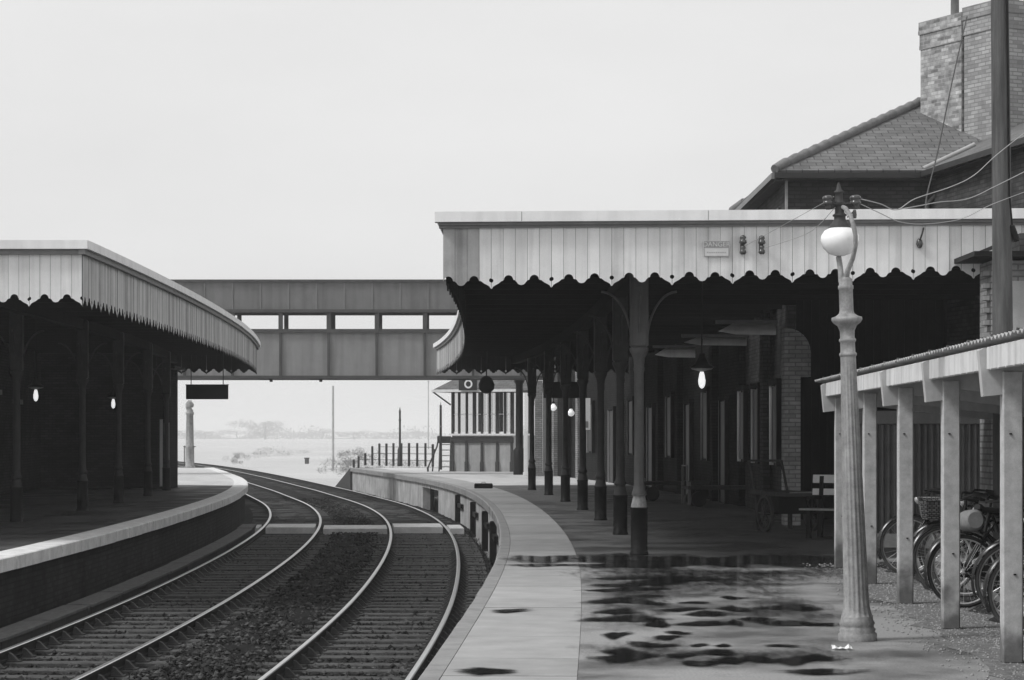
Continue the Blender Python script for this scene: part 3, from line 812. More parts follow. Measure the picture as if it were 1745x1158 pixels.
for i, Y in enumerate([37.0, 43.0, 48.9, 54.7, 61.3, 67.6]):
    c = copy_tree(colp_b, lc)
    p = O(Y, -8.78 if i < 2 else -8.5); n = nrm(Y); c.location = p - Vector(lc['_o']); c.rotation_euler = (0,0,math.atan2(n[1],n[0])); c['_o'] = tuple(p)

# ---------------------------------------------------------------- lamps and signs hung under the canopies
def hanging_lamp(name, label, x, y, m, ztop, group, size=1.0):
    c = at(x, y, m); t = thing(name, label, 'hanging lamp', c, group); k = size
    mb = MB(); mb.tube([(c.x,c.y,c.z+.42*k),(c.x,c.y,ztop)], .012, 6); mb.build('rod', M['iron_black'], t)
    mb = MB(); mb.lathe([(.05*k,.46*k),(.06*k,.40*k),(.13*k,.28*k),(.20*k,.24*k),(.205*k,.22*k)], c, 16); mb.build('lamp_shade', M['iron_black'], t)
    mb = MB(); mb.lathe([(.02*k,.215*k),(.19*k,.205*k),(.17*k,.19*k),(.05*k,.16*k)], c, 16); mb.build('reflector', M['iron_pale'], t)
    mb = MB(); mb.lathe([(.030*k,.15*k),(.045*k,.10*k),(.062*k,.0),(.058*k,-.06*k),(.040*k,-.11*k),(.012*k,-.135*k)], c, 14); mb.build('lamp_glass', M['lamp_glass'], t)
    return t
G1 = 'gas lamps hung under the platform canopies'
hanging_lamp('hanging_lamp', 'lit hanging lamp under right canopy to the right of the nearest column', 1196, 648, 111, 4.0, G1, .9)
hanging_lamp('hanging_lamp', 'lit hanging lamp under left canopy, the nearer and larger of two', 61, 674, 82, 4.0, G1, .85)
hanging_lamp('hanging_lamp', 'lit hanging lamp under left canopy, the farther and smaller of two', 193, 688, 66, 4.0, G1, .85)
for lab, x, y, m in (('small round white lamp globe above a doorway beneath right canopy, left of the two', 943, 694, 52), ('small round white lamp globe beside a pale door post, right of the two', 973, 703, 54)):
    c = at(x, y, m); t = thing('globe_lamp', lab, 'globe lamp', c, 'small globe lamps under the right canopy')
    mb = MB(); mb.lathe([(.03,.14),(.07,.07),(.115,.01),(.11,-.04),(.07,-.09),(.02,-.11)], c, 14); mb.build('globe', M['globe_far'], t)
    mb = MB(); mb.tube([(c.x,c.y,c.z+.13),(c.x,c.y,4.0)], .015, 6); mb.lathe([(.05,.19),(.06,.13)], c, 10); mb.build('rod', M['iron_black'], t)
def hanging_sign(label, x0, x1, y0, y1, m, ztop):
    a, b = at(x0,y0,m), at(x1,y1,m); c = (a+b)/2
    t = thing('hanging_sign', label, 'hanging sign', c, 'dark boards hung from the canopy ends')
    mb = MB(); mb.box(c.x,c.y,c.z,abs(b.x-a.x),.07,abs(a.z-b.z),bev=.012); mb.build('board', M['paint_dark'], t)
    mb = MB(); mb.box(c.x,c.y,max(a.z,b.z)+.012,abs(b.x-a.x)+.03,.09,.025); mb.build('trim', M['iron_black'], t)
    for s in (-.38,.38):
        mb = MB(); mb.tube([(c.x+s*abs(b.x-a.x),c.y,max(a.z,b.z)),(c.x+s*abs(b.x-a.x),c.y,ztop)], .014, 6); mb.build('hanger', M['iron_black'], t)
hanging_sign('blank dark board hanging below the far end of the left canopy', 317, 389, 656, 680, 56.5, 4.1)
hanging_sign('wide dark board hanging between far columns of the right canopy', 926, 1000, 652, 678, 60, 4.1)
c = at(829, 656, 58); t = thing('shaded_lamp', 'dark round lantern hanging in front of the signal box roof', 'hanging lamp', c)
mb = MB(); mb.lathe([(.06,.27),(.16,.20),(.24,.02),(.22,-.12),(.12,-.22),(.03,-.25)], c, 14); mb.build('lantern', M['iron_black'], t)
mb = MB(); mb.tube([(c.x,c.y,c.z+.26),(c.x,c.y,4.1)], .02, 6); mb.build('rod', M['iron_black'], t)

# ---------------------------------------------------------------- fittings on the near valance
yv = YN - .03
def onval(x, y): m = 4000/yv; return Vector(((x-872.5)/m, yv, 1.6+(739-y)/m))
a = onval(1199, 410); b = onval(1243, 437); c = (a+b)/2
sg = thing('warning_sign', 'small pale enamel DANGER plate fixed on the canopy valance boards', 'sign', c)
mb = MB(); mb.box(c.x,yv+.012,c.z,b.x-a.x,.016,a.z-b.z,bev=.004); mb.build('plate', M['enamel'], sg)
mb = MB(); w = b.x-a.x; h = a.z-b.z
mb.box(c.x,yv+.0025,c.z+h*.27,w*.97,.003,h*.42); 
mb.box(c.x,yv+.0025,b.z+.008,w*.97,.003,.008); mb.box(a.x+.008,yv+.0022,c.z,.008,.003,h*.94); mb.box(b.x-.008,yv+.0022,c.z,.008,.003,h*.94)
for k in range(9):
    mb.box(a.x+w*(.16+.085*k),yv+.0025,b.z+h*.27,w*.05,.003,.010)
mb.build('border', M['enamel_dark'], sg)
cu = bpy.data.curves.new('lettering', 'FONT'); cu.body = 'DANGER'; cu.size = .085; cu.align_x = 'CENTER'; cu.align_y = 'CENTER'; cu.extrude = .001
to = bpy.data.objects.new('lettering_tmp', cu); COL.objects.link(to)
bpy.context.view_layer.update()
me = bpy.data.meshes.new_from_object(to.evaluated_get(bpy.context.evaluated_depsgraph_get()))
bpy.data.objects.remove(to)
lo = bpy.data.objects.new('lettering', me); COL.objects.link(lo); me.materials.clear(); me.materials.append(M['enamel']); lo.parent = sg; lo.location = (0,yv-.001-c.y,h*.27); lo.rotation_euler = (PI/2,0,0); ALL.append(lo)
def insulator_pair(label, x, y0, y1, seed):
    a, b = onval(x, y0), onval(x, y1); c = (a+b)/2; h = a.z-b.z
    t = thing('insulator_bracket', label, 'insulator', c, 'insulators on the canopy valance')
    mb = MB(); mb.box(c.x, yv+.008, c.z, .05, .03, h, bev=.006); mb.tube([(c.x,yv,c.z+h*.1),(c.x,yv-.12,c.z+h*.1)], .012, 6); mb.build('back_plate', M['iron'], t)
    for (dz, s) in ((h*.28, 1.0), (-h*.28, .9)):
        q = (c.x, yv-.09, c.z+dz-.04)
        mb = MB(); mb.lathe([(.028*s,-.02),(.048*s,0),(.042*s,.03),(.025*s,.04),(.04*s,.06),(.03*s,.085),(.012*s,.095)], q, 12); mb.build('insulator', M['porcelain'], t)
    return t
insulator_pair('blurred pair of brown insulators on the valance beside the DANGER plate', 1265, 402, 433, 1)
insulator_pair('right-hand pair of brown insulators on valance beneath the house eaves', 1297, 403, 432, 2)
c = onval(1567, 414); t = thing('stay_anchor', 'dark plug end of the stay cable fixed to the canopy valance', 'cable anchor', c)
mb = MB(); mb.lathe([(.015,.06),(.035,.03),(.045,-.01),(.03,-.05),(.012,-.065)], c, 10); mb.build('plug', M['porcelain'], t)
mb = MB(); mb.box(c.x, yv+.005, c.z, .03, .05, .05); mb.build('back_plate', M['iron_black'], t)
# ================================================================== BUILDINGS
# ---------------------------------------------------------------- two-storey station house
hs = thing('station_house', 'dark brick two-storey station house with hipped slate roof above the right canopy', 'house', (5.15, 43.9, 0))
XW, YB0, YB1 = 5.15, 43.9, 51.6
WX, WY0 = 7.84, 37.0      # wing corner
mb = MB()
# walls as one shell: platform side, near side, wing side
def wallp(mb, a, b, z0, z1, th=.3):
    a, b = Vector((a[0],a[1],0)), Vector((b[0],b[1],0)); d = (b-a).normalized(); n = Vector((-d.y, d.x, 0))*th
    mb.hexa([Vector((a.x,a.y,z0)),Vector((b.x,b.y,z0)),Vector((b.x+n.x,b.y+n.y,z0)),Vector((a.x+n.x,a.y+n.y,z0)),Vector((a.x,a.y,z1)),Vector((b.x,b.y,z1)),Vector((b.x+n.x,b.y+n.y,z1)),Vector((a.x+n.x,a.y+n.y,z1))])
mb.hexa([Vector((XW,YB0,0)),Vector((14,YB0,0)),Vector((14,YB1,0)),Vector((XW-.02,YB1,0)),Vector((XW,YB0,6.38)),Vector((14,YB0,6.38)),Vector((14,YB1,6.38)),Vector((XW-.02,YB1,6.38))])
mb.hexa([Vector((8.98,WY0,0)),Vector((15,WY0,0)),Vector((15,YB0-.01,0)),Vector((WX,YB0-.01,0)),Vector((8.98,WY0,6.36)),Vector((15,WY0,6.36)),Vector((15,YB0-.01,6.36)),Vector((WX,YB0-.01,6.36))])
mb.build('wall', M['brick_dark'], hs)
# roof planes with thickness
def plane_slab(mb, pts, th):
    p = [Vector(q) for q in pts]; n = (p[1]-p[0]).cross(p[2]-p[0]).normalized()
    if n.z < 0: n = -n
    mb.ngon_prism(p, n*-th)
ez = 6.50; rz_ = 8.28
E0, E1 = Vector((4.88,43.62,ez)), Vector((4.84,51.75,ez)); Rg0, Rg1 = Vector((8.25,47.6,rz_)), Vector((13.5,47.6,rz_))
mb = MB()
plane_slab(mb, [E0, (13.5,43.62,ez), Rg1, Rg0], .07)
plane_slab(mb, [E1, E0, Rg0], .07)
plane_slab(mb, [(13.5,51.75,ez), E1, Rg0, Rg1], .07)
# wing roof (runs up to the right from the wing eaves)
ew0, ew1 = Vector((7.66,43.75,ez+.01)), Vector((8.80,36.7,ez+.01)); dw = (ew1-ew0).normalized(); pw_ = Vector((-dw.y, dw.x, 0))
if pw_.x < 0: pw_ = -pw_
run = 4.6; up = Vector((0,0,run*math.tan(R(24.5))))
plane_slab(mb, [ew0+Vector((-.0,0,0)), ew1, ew1+pw_*run+up, ew0-dw*3.2+pw_*run+up, ], .07)
rf = mb.build('roof', M['slate'], hs)
# ridge and hip tiles
def tiles(mb, a, b, n):
    a, b = Vector(a), Vector(b); d = (b-a)/n
    for i in range(n):
        p, q = a+d*i, a+d*(i+1.12)
        mb.tube([p+Vector((0,0,.0)), q+Vector((0,0,.025))], [.085,.10], 8)
mb = MB(); tiles(mb, E0+Vector((0,0,.02)), Rg0+Vector((0,0,.02)), 15); tiles(mb, Rg0+Vector((0,0,.02)), Rg1+Vector((0,0,.02)), 14); tiles(mb, E1+Vector((0,0,.02)), Rg0+Vector((0,0,.02)), 15)
mb.build('ridge_tiles', M['ridge'], rf)
mb = MB(); a, b = ew0+Vector((0,0,.03)), ew0-dw*.2+pw_*1.9+Vector((0,0,1.9*math.tan(R(24.5))+.05)); mb.tube([a, a.lerp(b,.55)], [.05,.05], 6); mb.build('flashing', M['lead'], rf)
# eaves: gutter + soffit boards
mb = MB()
mb.box((E0.x+13.5)/2, 43.60, 6.40, 13.5-E0.x, .11, .10); mb.build('gutter', M['paint_dark'], hs)
mb = MB(); mb.box(4.87, (43.62+51.75)/2, 6.395, .10, 8.1, .11); mb.build('gutter', M['paint_mid'], hs)
mb = MB(); mb.box((5.0+13.5)/2, 43.76, 6.365, 8.4, .25, .06); mb.box(5.03, 47.7, 6.362, .22, 7.7, .06); mb.build('soffit', M['paint_mid'], hs)
mb = MB(); mid = (ew0+ew1)/2; ln = (ew1-ew0).length; mb.box(mid.x-.05, mid.y, 6.42, ln, .12, .10, math.atan2(dw.y,dw.x)); mb.box(mid.x+.1, mid.y, 6.37, ln, .22, .05, math.atan2(dw.y,dw.x)); mb.build('gutter', M['paint_dark'], hs)
# corner boards, sash window on platform side
mb = MB(); mb.box(5.13, 43.88, 5.5, .05, .05, 1.7); mb.build('corner_board', M['timber_pale'], hs)
for wy in (45.5, 49.0):
    mb = MB(); mb.box(5.13, wy, 5.2, .05, 1.0, 1.5, bev=.01); wf = mb.build('window', M['paint_dark'], hs)
    mb = MB(); mb.box(5.10, wy, 5.2, .01, .86, 1.36); mb.build('pane', M['pane'], wf)
mb = MB(); mb.tube([(8.0,43.55,6.33),(8.0,43.68,6.15),(7.75,43.82,5.9),(7.75,43.82,4.4)], .045, 8); mb.build('downpipe', M['paint_mid'], hs)
# ground floor openings towards the platform, white reveals
def opening(parent, Y, o, w, z0, z1, kind='window'):
    n = nrm(Y); p = O(Y, o, 0); rz = math.atan2(n[1], n[0])
    mb = MB(); mb.box(p.x-.02*n[0],p.y-.02*n[1],(z0+z1)/2,.06,w,z1-z0,rz); f = mb.build(kind, M['paint_dark'], parent)
    for sd in (-1,1):
        mb = MB(); q = O(Y+sd*(w/2+.06), o-.05, 0); mb.box(q.x,q.y,(z0+z1)/2,.07 if sd > 0 else .10,.11,z1-z0+.1,rz); mb.build('frame', M['paint_white'] if (kind=='window' and sd > 0 and Y < 52) else M['paint_mid'] if (sd > 0 and int(Y*7)%3) else M['iron_black'], f)
    mb = MB(); q = O(Y, o-.045, 0); mb.box(q.x,q.y,z1+.09,.12,w+.3,.12,rz); mb.build('lintel', M['wall_dark'], f)
    return f
# brick pilasters lit by the rooflights
def pilaster(parent, Y, o, w, dep, z1, mat):
    n = nrm(Y); p = O(Y, o-dep/2, 0); mb = MB(); mb.box(p.x,p.y,z1/2,dep,w,z1,math.atan2(n[1],n[0]),bev=.01); return mb.build('pilaster', mat, parent)
for Y in (44.75, 48.0, 50.6): opening(hs, Y, 5.36+.02*(Y-44), .9, 1.05, 2.5)
pilaster(hs, 46.4, 5.42, .5, .14, 4.05, M['brick_dark'])
# rounded-shouldered brick pier and pale cross panels lit by the rooflights
mb = MB(); pts = [(4.76,0),(5.04,0),(5.04,2.6),(5.22,2.6)] + [(4.80+.42*math.cos(R(a)), 3.02+.43*math.sin(R(a))) for a in (0,15,30,45,60,75,90)] + [(4.76,3.45)]
mb.ngon_prism([(x, 41.0, z) for (x, z) in pts], (0,.45,0)); o = mb.build('brick_pier', M['brick_pale'], org=(4.95,41.2,0)); tag(o, 'brick pier with rounded shoulder in the shade left of the bench', 'pier')
mb = MB(); mb.box(4.93,41.2,3.9,.5,.5,.7); 
for (Y, xa, xb, z0, z1) in ((45.5,4.0,5.12,3.52,3.74),(50.5,3.7,5.05,3.50,3.68),(60.0,3.65,4.85,3.55,3.80)):
    mb = MB(); mb.ngon_prism([(xb,Y,z0),(xb,Y,z1),(xa+.28,Y,z1),(xa,Y,z0+.07),(xa+.35,Y,z0+.01)], (0,.06,0)); mb.build('ceiling_panel', M['render'], rc)
    mb = MB(); mb.box((xa+xb)/2, Y-.01, z1+.03, xb-xa+.1, .10, .07); mb.build('beam', M['iron'], rc)
# chimneys
d = Vector((1.08,-2.15,0)).normalized(); pr = Vector((.895,.45,0))
def stack(t0, t1, w, dx, z0, z1, mat, name):
    mb = MB(); o = Vector((8.19,47.05,0)) + pr*dx
    def bx(ta, tb, wa, ea, za, zb):
        P = [o+d*(ta-ea)-pr*ea, o+d*(tb+ea)-pr*ea, o+d*(tb+ea)+pr*(wa+ea), o+d*(ta-ea)+pr*(wa+ea)]
        mb.hexa([Vector((p.x,p.y,za)) for p in P]+[Vector((p.x,p.y,zb)) for p in P])
    bx(t0, t1, w, 0, z0, z1-.55); bx(t0, t1, w, .02, z1-.55, z1-.47); bx(t0, t1, w, .015, z1-.47, z1-.25); bx(t0, t1, w, .035, z1-.25, z1-.17); bx(t0, t1, w, .03, z1-.17, z1)
    return mb.build(name, mat, rf)
c1 = stack(0, 1.32, 1.2, 0, 6.6, 9.84, M['brick_stack'], 'chimney')
c2 = stack(1.37, 2.46, 1.6, .03, 6.4, 9.92, M['brick_stack2'], 'chimney')
def pot(t, dx, z, h):
    p = Vector((8.19,47.05,0)) + d*t + pr*dx
    mb = MB(); mb.lathe([(.085,0),(.08,h-.08),(.10,h-.07),(.10,h)], (p.x,p.y,z), 12); return mb.build('chimney_pot', M['ridge'], rf)
pot(.72, .3, 9.82, .75); pot(1.95, .8, 9.9, .7)

# ---------------------------------------------------------------- single-storey platform range beyond the house
rg = thing('station_range', 'dark low brick station range with pale door frames behind the right columns', 'station building', O(52, 5.6, 0))
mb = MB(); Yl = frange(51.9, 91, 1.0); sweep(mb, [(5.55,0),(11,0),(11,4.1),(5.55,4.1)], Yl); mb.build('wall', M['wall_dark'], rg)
mb = MB(); sweep(mb, [(5.4,4.28),(11.2,4.28),(8.3,5.2)], Yl); mb.build('roof', M['slate'], rg)
for Y, kind in ((54.0,'door'),(57.2,'window'),(60.5,'door'),(64.2,'window'),(68.0,'door'),(72.0,'window'),(76.0,'door'),(80.5,'window'),(85.5,'door')):
    opening(rg, Y, 5.52, 1.0, 0.02 if kind=='door' else 1.0, 2.35 if kind=='door' else 2.6, kind)
for Y in (55.6, 62.3, 66.2, 70.0, 74.0, 78.3, 83.0, 88.0):
    pilaster(rg, Y, 5.55, .45, .16, 4.05, M['wall_dark'] if Y < 74 else M['brick_grey'])
# white facing board and pale uprights at the far end
t = thing('notice_board', 'tall white notice facing the camera among the far right columns', 'notice', at(997, 705, 50))
a, b = at(988, 678, 50), at(1006, 732, 50); c = (a+b)/2
mb = MB(); mb.box(c.x,c.y,c.z,b.x-a.x,.03,a.z-b.z); mb.build('sheet', M['enamel'], t)
mb = MB(); mb.box(c.x,c.y-.02,b.z+.18,(b.x-a.x)*.6,.006,.22); mb.build('picture', M['paint_mid'], t)
mb = MB(); mb.box(c.x,c.y+.03,c.z/2+.5,.08,.03,c.z+1.0); mb.build('post', M['paint_dark'], t)
for lab, x, w, y0, y1, m, mat in (('tall white post standing just beyond the farthest canopy column', 896, 7, 733, 808, 44, 'paint_white'), ('slim white door post right of the small globe lamp', 978, 5, 684, 812, 46, 'paint_white'), ('grey brick pier between the two farthest columns', 918, 13, 648, 811, 45, 'brick_grey'), ('narrow grey post next to the grey brick pier', 928, 5, 660, 811, 44.5, 'paint_mid')):
    a, b = at(x-w/2, y0, m), at(x+w/2, y1, m); mb = MB(); mb.box((a.x+b.x)/2, a.y, a.z/2, b.x-a.x, .14, a.z, bev=.008); mb.box((a.x+b.x)/2, a.y, .06, (b.x-a.x)*1.35, .18, .12, bev=.01)
    tag(mb.build('door_post' if w < 10 else 'brick_pier', M[mat], org=((a.x+b.x)/2, a.y, 0)), lab, 'post' if w < 10 else 'pier')

# ---------------------------------------------------------------- small brick hut by the shed
ht = thing('brick_hut', 'small brick hut with flat projecting eave behind the telegraph pole', 'hut', (5.9, 28.6, 0))
hx, hy = 5.86, 28.7
mb = MB(); mb.hexa([Vector((hx,hy,0)),Vector((8.6,hy,0)),Vector((8.6,hy+.7,0)),Vector((hx,hy+.7,0)),Vector((hx,hy,3.72)),Vector((8.6,hy,3.72)),Vector((8.6,hy+.7,3.72)),Vector((hx,hy+.7,3.72))])
rr = random.Random(9)
for i in range(24):
    if i % 2 == 0: mb.box(hx-.03, hy+.12, 1.9+i*.076, .10+rr.uniform(0,.03), .22, .066)
mb.build('wall', M['brick_grey'], ht)
mb = MB(); mb.box(7.1, hy+.25, 3.775, 3.05, 1.3, .06); mb.build('roof', M['iron_black'], ht)
mb = MB(); mb.hexa([Vector((5.62,hy-.38,3.75)),Vector((5.62,hy-.34,3.75)),Vector((6.1,hy-.05,3.95)),Vector((6.1,hy-.09,3.95)),Vector((5.62,hy-.38,3.80)),Vector((5.62,hy-.34,3.80)),Vector((6.1,hy-.05,4.0)),Vector((6.1,hy-.09,4.0))]); mb.build('eave_strut', M['iron'], ht)
mb = MB(); mb.box(7.4, hy+.2, 3.93, 2.4, .5, .24); mb.build('parapet', M['brick_dark'], ht)
mb = MB(); pts = []
for k in range(9):
    a = k/8*PI/2; pts.append((6.36+.22*math.sin(a)*1.0, hy-.012, 3.25+.22*math.cos(a)-.22*0))
pts = [(6.05, hy-.012, 3.47)] + pts + [(6.58, hy-.012, 1.9), (6.05, hy-.012, 1.9)]
mb.ngon_prism(pts, (0,.02,0)); mb.build('panel', M['render'], ht)

# ---------------------------------------------------------------- left platform building
lb = thing('waiting_room', 'dark brick waiting room in deep shade under the left canopy', 'station building', O(50,-12.6,0))
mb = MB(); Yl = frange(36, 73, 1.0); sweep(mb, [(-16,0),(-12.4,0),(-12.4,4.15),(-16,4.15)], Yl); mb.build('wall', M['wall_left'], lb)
mb = MB(); sweep(mb, [(-13.2,0),(-9.25,0),(-9.25,4.13),(-13.2,4.13)], [71.0, 72.4]); mb.build('end_screen', M['wall_left'], lb)
for Y, kind in ((41,'door'),(45.5,'window'),(51,'door'),(56,'window'),(61,'window'),(65,'door')):
    n = nrm(Y); p = O(Y,-12.38,0); rz = math.atan2(n[1],n[0]); z0, z1 = (0.02,2.4) if kind=='door' else (1.0,2.6)
    mb = MB(); mb.box(p.x,p.y,(z0+z1)/2,.06,1.1,z1-z0,rz); f = mb.build(kind, M['paint_dark'], lb)
    mb = MB(); q = O(Y,-12.34,0); mb.box(q.x,q.y,z1+.08,.09,1.4,.13,rz); mb.build('lintel', M['paint_mid'], f)
cabin = thing('platform_cabin', 'narrow grey boarded cabin with white door edge beside the last left column', 'cabin', O(70,-10.2,0))
a, b = at(268, 640, 58.6), at(294, 818, 58.6)
mb = MB(); mb.box((a.x+b.x)/2-.22, a.y+1.0, 1.75, .62, 2.0, 3.5, bev=.01); mb.build('wall', M['wall_dark'], cabin)
mb = MB(); mb.box(at(274,770,58.7).x, a.y-.03, 1.05, .085, .05, 1.95); mb.build('door_edge', M['paint_white'], cabin)
mb = MB(); mb.box(at(283,770,58.7).x, a.y-.02, 1.0, .16, .04, 1.85); mb.build('door', M['render'], cabin)
mb = MB(); mb.box((a.x+b.x)/2-.1, a.y+1.0, 3.54, .8, 2.2, .08); mb.build('roof', M['iron_black'], cabin)

# ---------------------------------------------------------------- footbridge
fb = thing('footbridge', 'covered grey plate-sided footbridge crossing above the curving tracks', 'footbridge', (-6, 92, 0))
YB = 92.0; xa, xb = -19.0, 1.4; pitch = 1.885; x_off = (478-872.5)/43.5
zD, zP, zG, zT_ = 3.80, 5.60, 6.40, 7.58
for side, yy in ((0, YB), (1, YB+2.3)):
    mb = MB(); mb.box((xa+xb)/2, yy+.03, (zD+zP)/2, xb-xa, .03, zP-zD); mb.build('parapet', M['bridge_panel'], fb)
    mb = MB(); mb.box((xa+xb)/2, yy+.03, (zG+zT_)/2, xb-xa, .04, zT_-zG-.02); mb.build('cladding', M['bridge_clad'], fb)
    mb = MB()
    mb.box((xa+xb)/2, yy, zD+.02, xb-xa, .22, .12); mb.box((xa+xb)/2, yy, zP+.035, xb-xa, .2, .15); mb.box((xa+xb)/2, yy, zG+.02, xb-xa, .14, .12); mb.box((xa+xb)/2, yy+.02, zT_+.02, xb-xa, .22, .09)
    mb.build('rail_beam', M['bridge_beam'], fb)
    k = 0
    for i in range(-6, 7):
        x = x_off + pitch*i
        if not xa < x < xb: continue
        mb = MB(); mb.box(x, yy-.03, (zD+zP)/2+.03, .10, .09, zP-zD-.1); mb.build('stiffener', M['bridge_beam'], fb)
        mb = MB(); mb.box(x, yy+.03, (zP+zG)/2, .17, .12, zG-zP-.04); mb.build('post', M['bridge_beam'], fb)
    for i in range(-12, 14):
        x = x_off+.3 + pitch/1.72*i
        if xa < x < xb:
            mb = MB(); mb.box(x, yy-.005, (zG+zT_)/2, .03, .035, zT_-zG-.12); mb.build('cover_strip', M['bridge_panel'], fb)
mb = MB(); mb.box((xa+xb)/2, YB+1.15, zD+.02, xb-xa, 2.1, .10); mb.build('deck', M['bridge_beam'], fb)
for i in range(-6, 7):
    x = x_off + pitch*i
    if xa < x < xb:
        mb = MB(); mb.box(x+.9, YB+1.15, zD+.09, .12, 2.1, .1); mb.build('cross_beam', M['bridge_beam'], fb)
mb = MB(); mb.hexa([Vector((xa,YB-.05,zT_+.07)),Vector((xb,YB-.05,zT_+.07)),Vector((xb,YB+2.4,zT_+.07)),Vector((xa,YB+2.4,zT_+.07)),Vector((xa,YB+1.1,zT_+.12)),Vector((xb,YB+1.1,zT_+.12)),Vector((xb,YB+1.2,zT_+.12)),Vector((xa,YB+1.2,zT_+.12))]); mb.build('roof', M['bridge_clad'], fb)
for (px, py) in ((.29, YB+.1),(.29, YB+2.2),(-18.2, YB+.1),(-18.2, YB+2.2)):
    mb = MB(); mb.lathe([(.24,0),(.24,.95),(.19,1.0),(.15,1.05),(.14,3.6),(.22,3.7)], (px,py,0), 14); mb.build('trestle_column', M['iron_black'], fb)
for xx in (-9.65, -7.7, -2.1):
    mb = MB(); c = Vector((xx, YB+.1, zD-.065)); mb.box(c.x,c.y,c.z,.5 if xx != -2.1 else .9,.06,.05); mb.box(c.x+.2,c.y,c.z-.05,.12,.06,.09); mb.build('lamp_bracket', M['iron'], fb)

# ---------------------------------------------------------------- signal box
sb = thing('signal_box', 'low timber signal box with tall narrow windows on the right platform', 'signal box', (-1.2, 99, 0))
Lf = at(769, 803, 40.0); ang = math.atan2(-2.2, 2.75); wd = 2.80
fx = Vector((math.cos(ang*.55), math.sin(ang*.55), 0)); fy = Vector((-fx.y, fx.x, 0)); o0 = Vector((Lf.x, Lf.y, 0))
def sp(u, v, z): q = o0 + fx*u + fy*v; return Vector((q.x,q.y,z))
def sbox(mb, u0, u1, v0, v1, z0, z1): return mb.hexa([sp(u0,v0,z0),sp(u1,v0,z0),sp(u1,v1,z0),sp(u0,v1,z0),sp(u0,v0,z1),sp(u1,v0,z1),sp(u1,v1,z1),sp(u0,v1,z1)])
dp = 3.2
mb = MB(); sbox(mb, 0.02, wd-.02, .04, dp, 0, 1.55); mb.build('base', M['render'], sb)
for i in range(5):
    u = wd*i/4 if i not in (0,4) else (0.04 if i==0 else wd-.04)
    mb = MB(); sbox(mb, u-.05, u+.05, -.02, .06, 0, 1.32); sbox(mb, u-.07, u+.07, -.05, .06, 0, .42); mb.build('stud', M['timber_dark'], sb)
mb = MB(); sbox(mb, -.04, wd+.04, -.02, .05, 1.22, 1.46); mb.build('rail', M['timber_dark'], sb)
mb = MB(); sbox(mb, -.08, wd+.08, -.09, dp, 1.53, 1.61); mb.build('sill', M['paint_white'], sb)
nm = 8
for face in (0, 1):
    for i in range(nm+1):
        if face == 1 and i not in (0, 3, nm): continue
        u = wd*i/nm; w2 = .10 if i in (0, nm) else (.07 if i % 3 == 0 else .045)
        v0, v1 = (0,.09) if face == 0 else (dp-.09, dp)
        mb = MB(); sbox(mb, max(0,u-w2), min(wd,u+w2), v0, v1, 1.61, 3.42); mb.build('mullion', M['timber_dark'], sb)
    for i in range(nm):
        u0, u1 = wd*i/nm+.03, wd*(i+1)/nm-.03; v = .05 if face == 0 else dp-.05
        mb = MB(); mb.add([sp(u0,v,1.61),sp(u1,v,1.61),sp(u1,v,3.4),sp(u0,v,3.4)], [(0,1,2,3)]); w_ = mb.build('window', M['pane'], sb)
        if face == 0:
            for (za, zb2) in ((1.61,1.69),(2.42,2.45)):
                mb = MB(); sbox(mb, u0-.02, u1+.02, v-.015, v+.015, za, zb2); mb.build('sash_bar', M['paint_white'], w_)
for uu in (0, wd-.08):
    mb = MB()
    for i in ((0,3) if uu == 0 else range(4)): sbox(mb, uu, uu+.08, .1+i*(dp-.25)/3, .2+i*(dp-.25)/3, 1.61, 3.42)
    mb.build('side_mullion', M['timber_dark'], sb)
mb = MB(); e = .62; zr, ze = 4.55, 3.46
A_, B_, C_, D_ = sp(-e,-e,ze), sp(wd+e,-e,ze), sp(wd+e,dp+e,ze), sp(-e,dp+e,ze); R0, R1 = sp(.75,dp/2,zr), sp(wd-.75,dp/2,zr)
for q in ([A_,B_,R1,R0],[B_,C_,R1],[C_,D_,R0,R1],[D_,A_,R0]): plane_slab(mb, q, .06)
mb.build('roof', M['slate'], sb)
mb = MB(); sbox(mb, -e, wd+e, -e-.04, -e+.03, ze-.09, ze+.02); sbox(mb, -e-.04, -e+.03, -e, dp+e, ze-.09, ze+.02); mb.build('gutter', M['fascia'], sb)
mb = MB(); mb.tube([sp(-e,-e+.1,ze-.08), sp(-.03,0,ze-.62)], .035, 6); mb.build('eave_strut', M['timber_dark'], sb)
# dark plate with white ring
mb = MB(); sbox(mb, .66, 1.48, -.76, -.72, 3.44, 4.0); pl = mb.build('sign_plate', M['paint_dark'], sb)
mb = MB(); n = 28; V = []
for k in range(n):
    a = 2*PI*k/n
    for (r_, v) in ((.115,-.775),(.185,-.775),(.185,-.76),(.115,-.76)): V.append(sp(1.10+r_*math.cos(a), v, 3.70+r_*math.sin(a)))
mb.add(V, [(4*k+j, 4*((k+1)%n)+j, 4*((k+1)%n)+(j+1)%4, 4*k+(j+1)%4) for k in range(n) for j in range(4)]); mb.build('ring', M['paint_white'], pl)
def sp(u, v, z): return Vector((o0.x+u, o0.y+v, z))
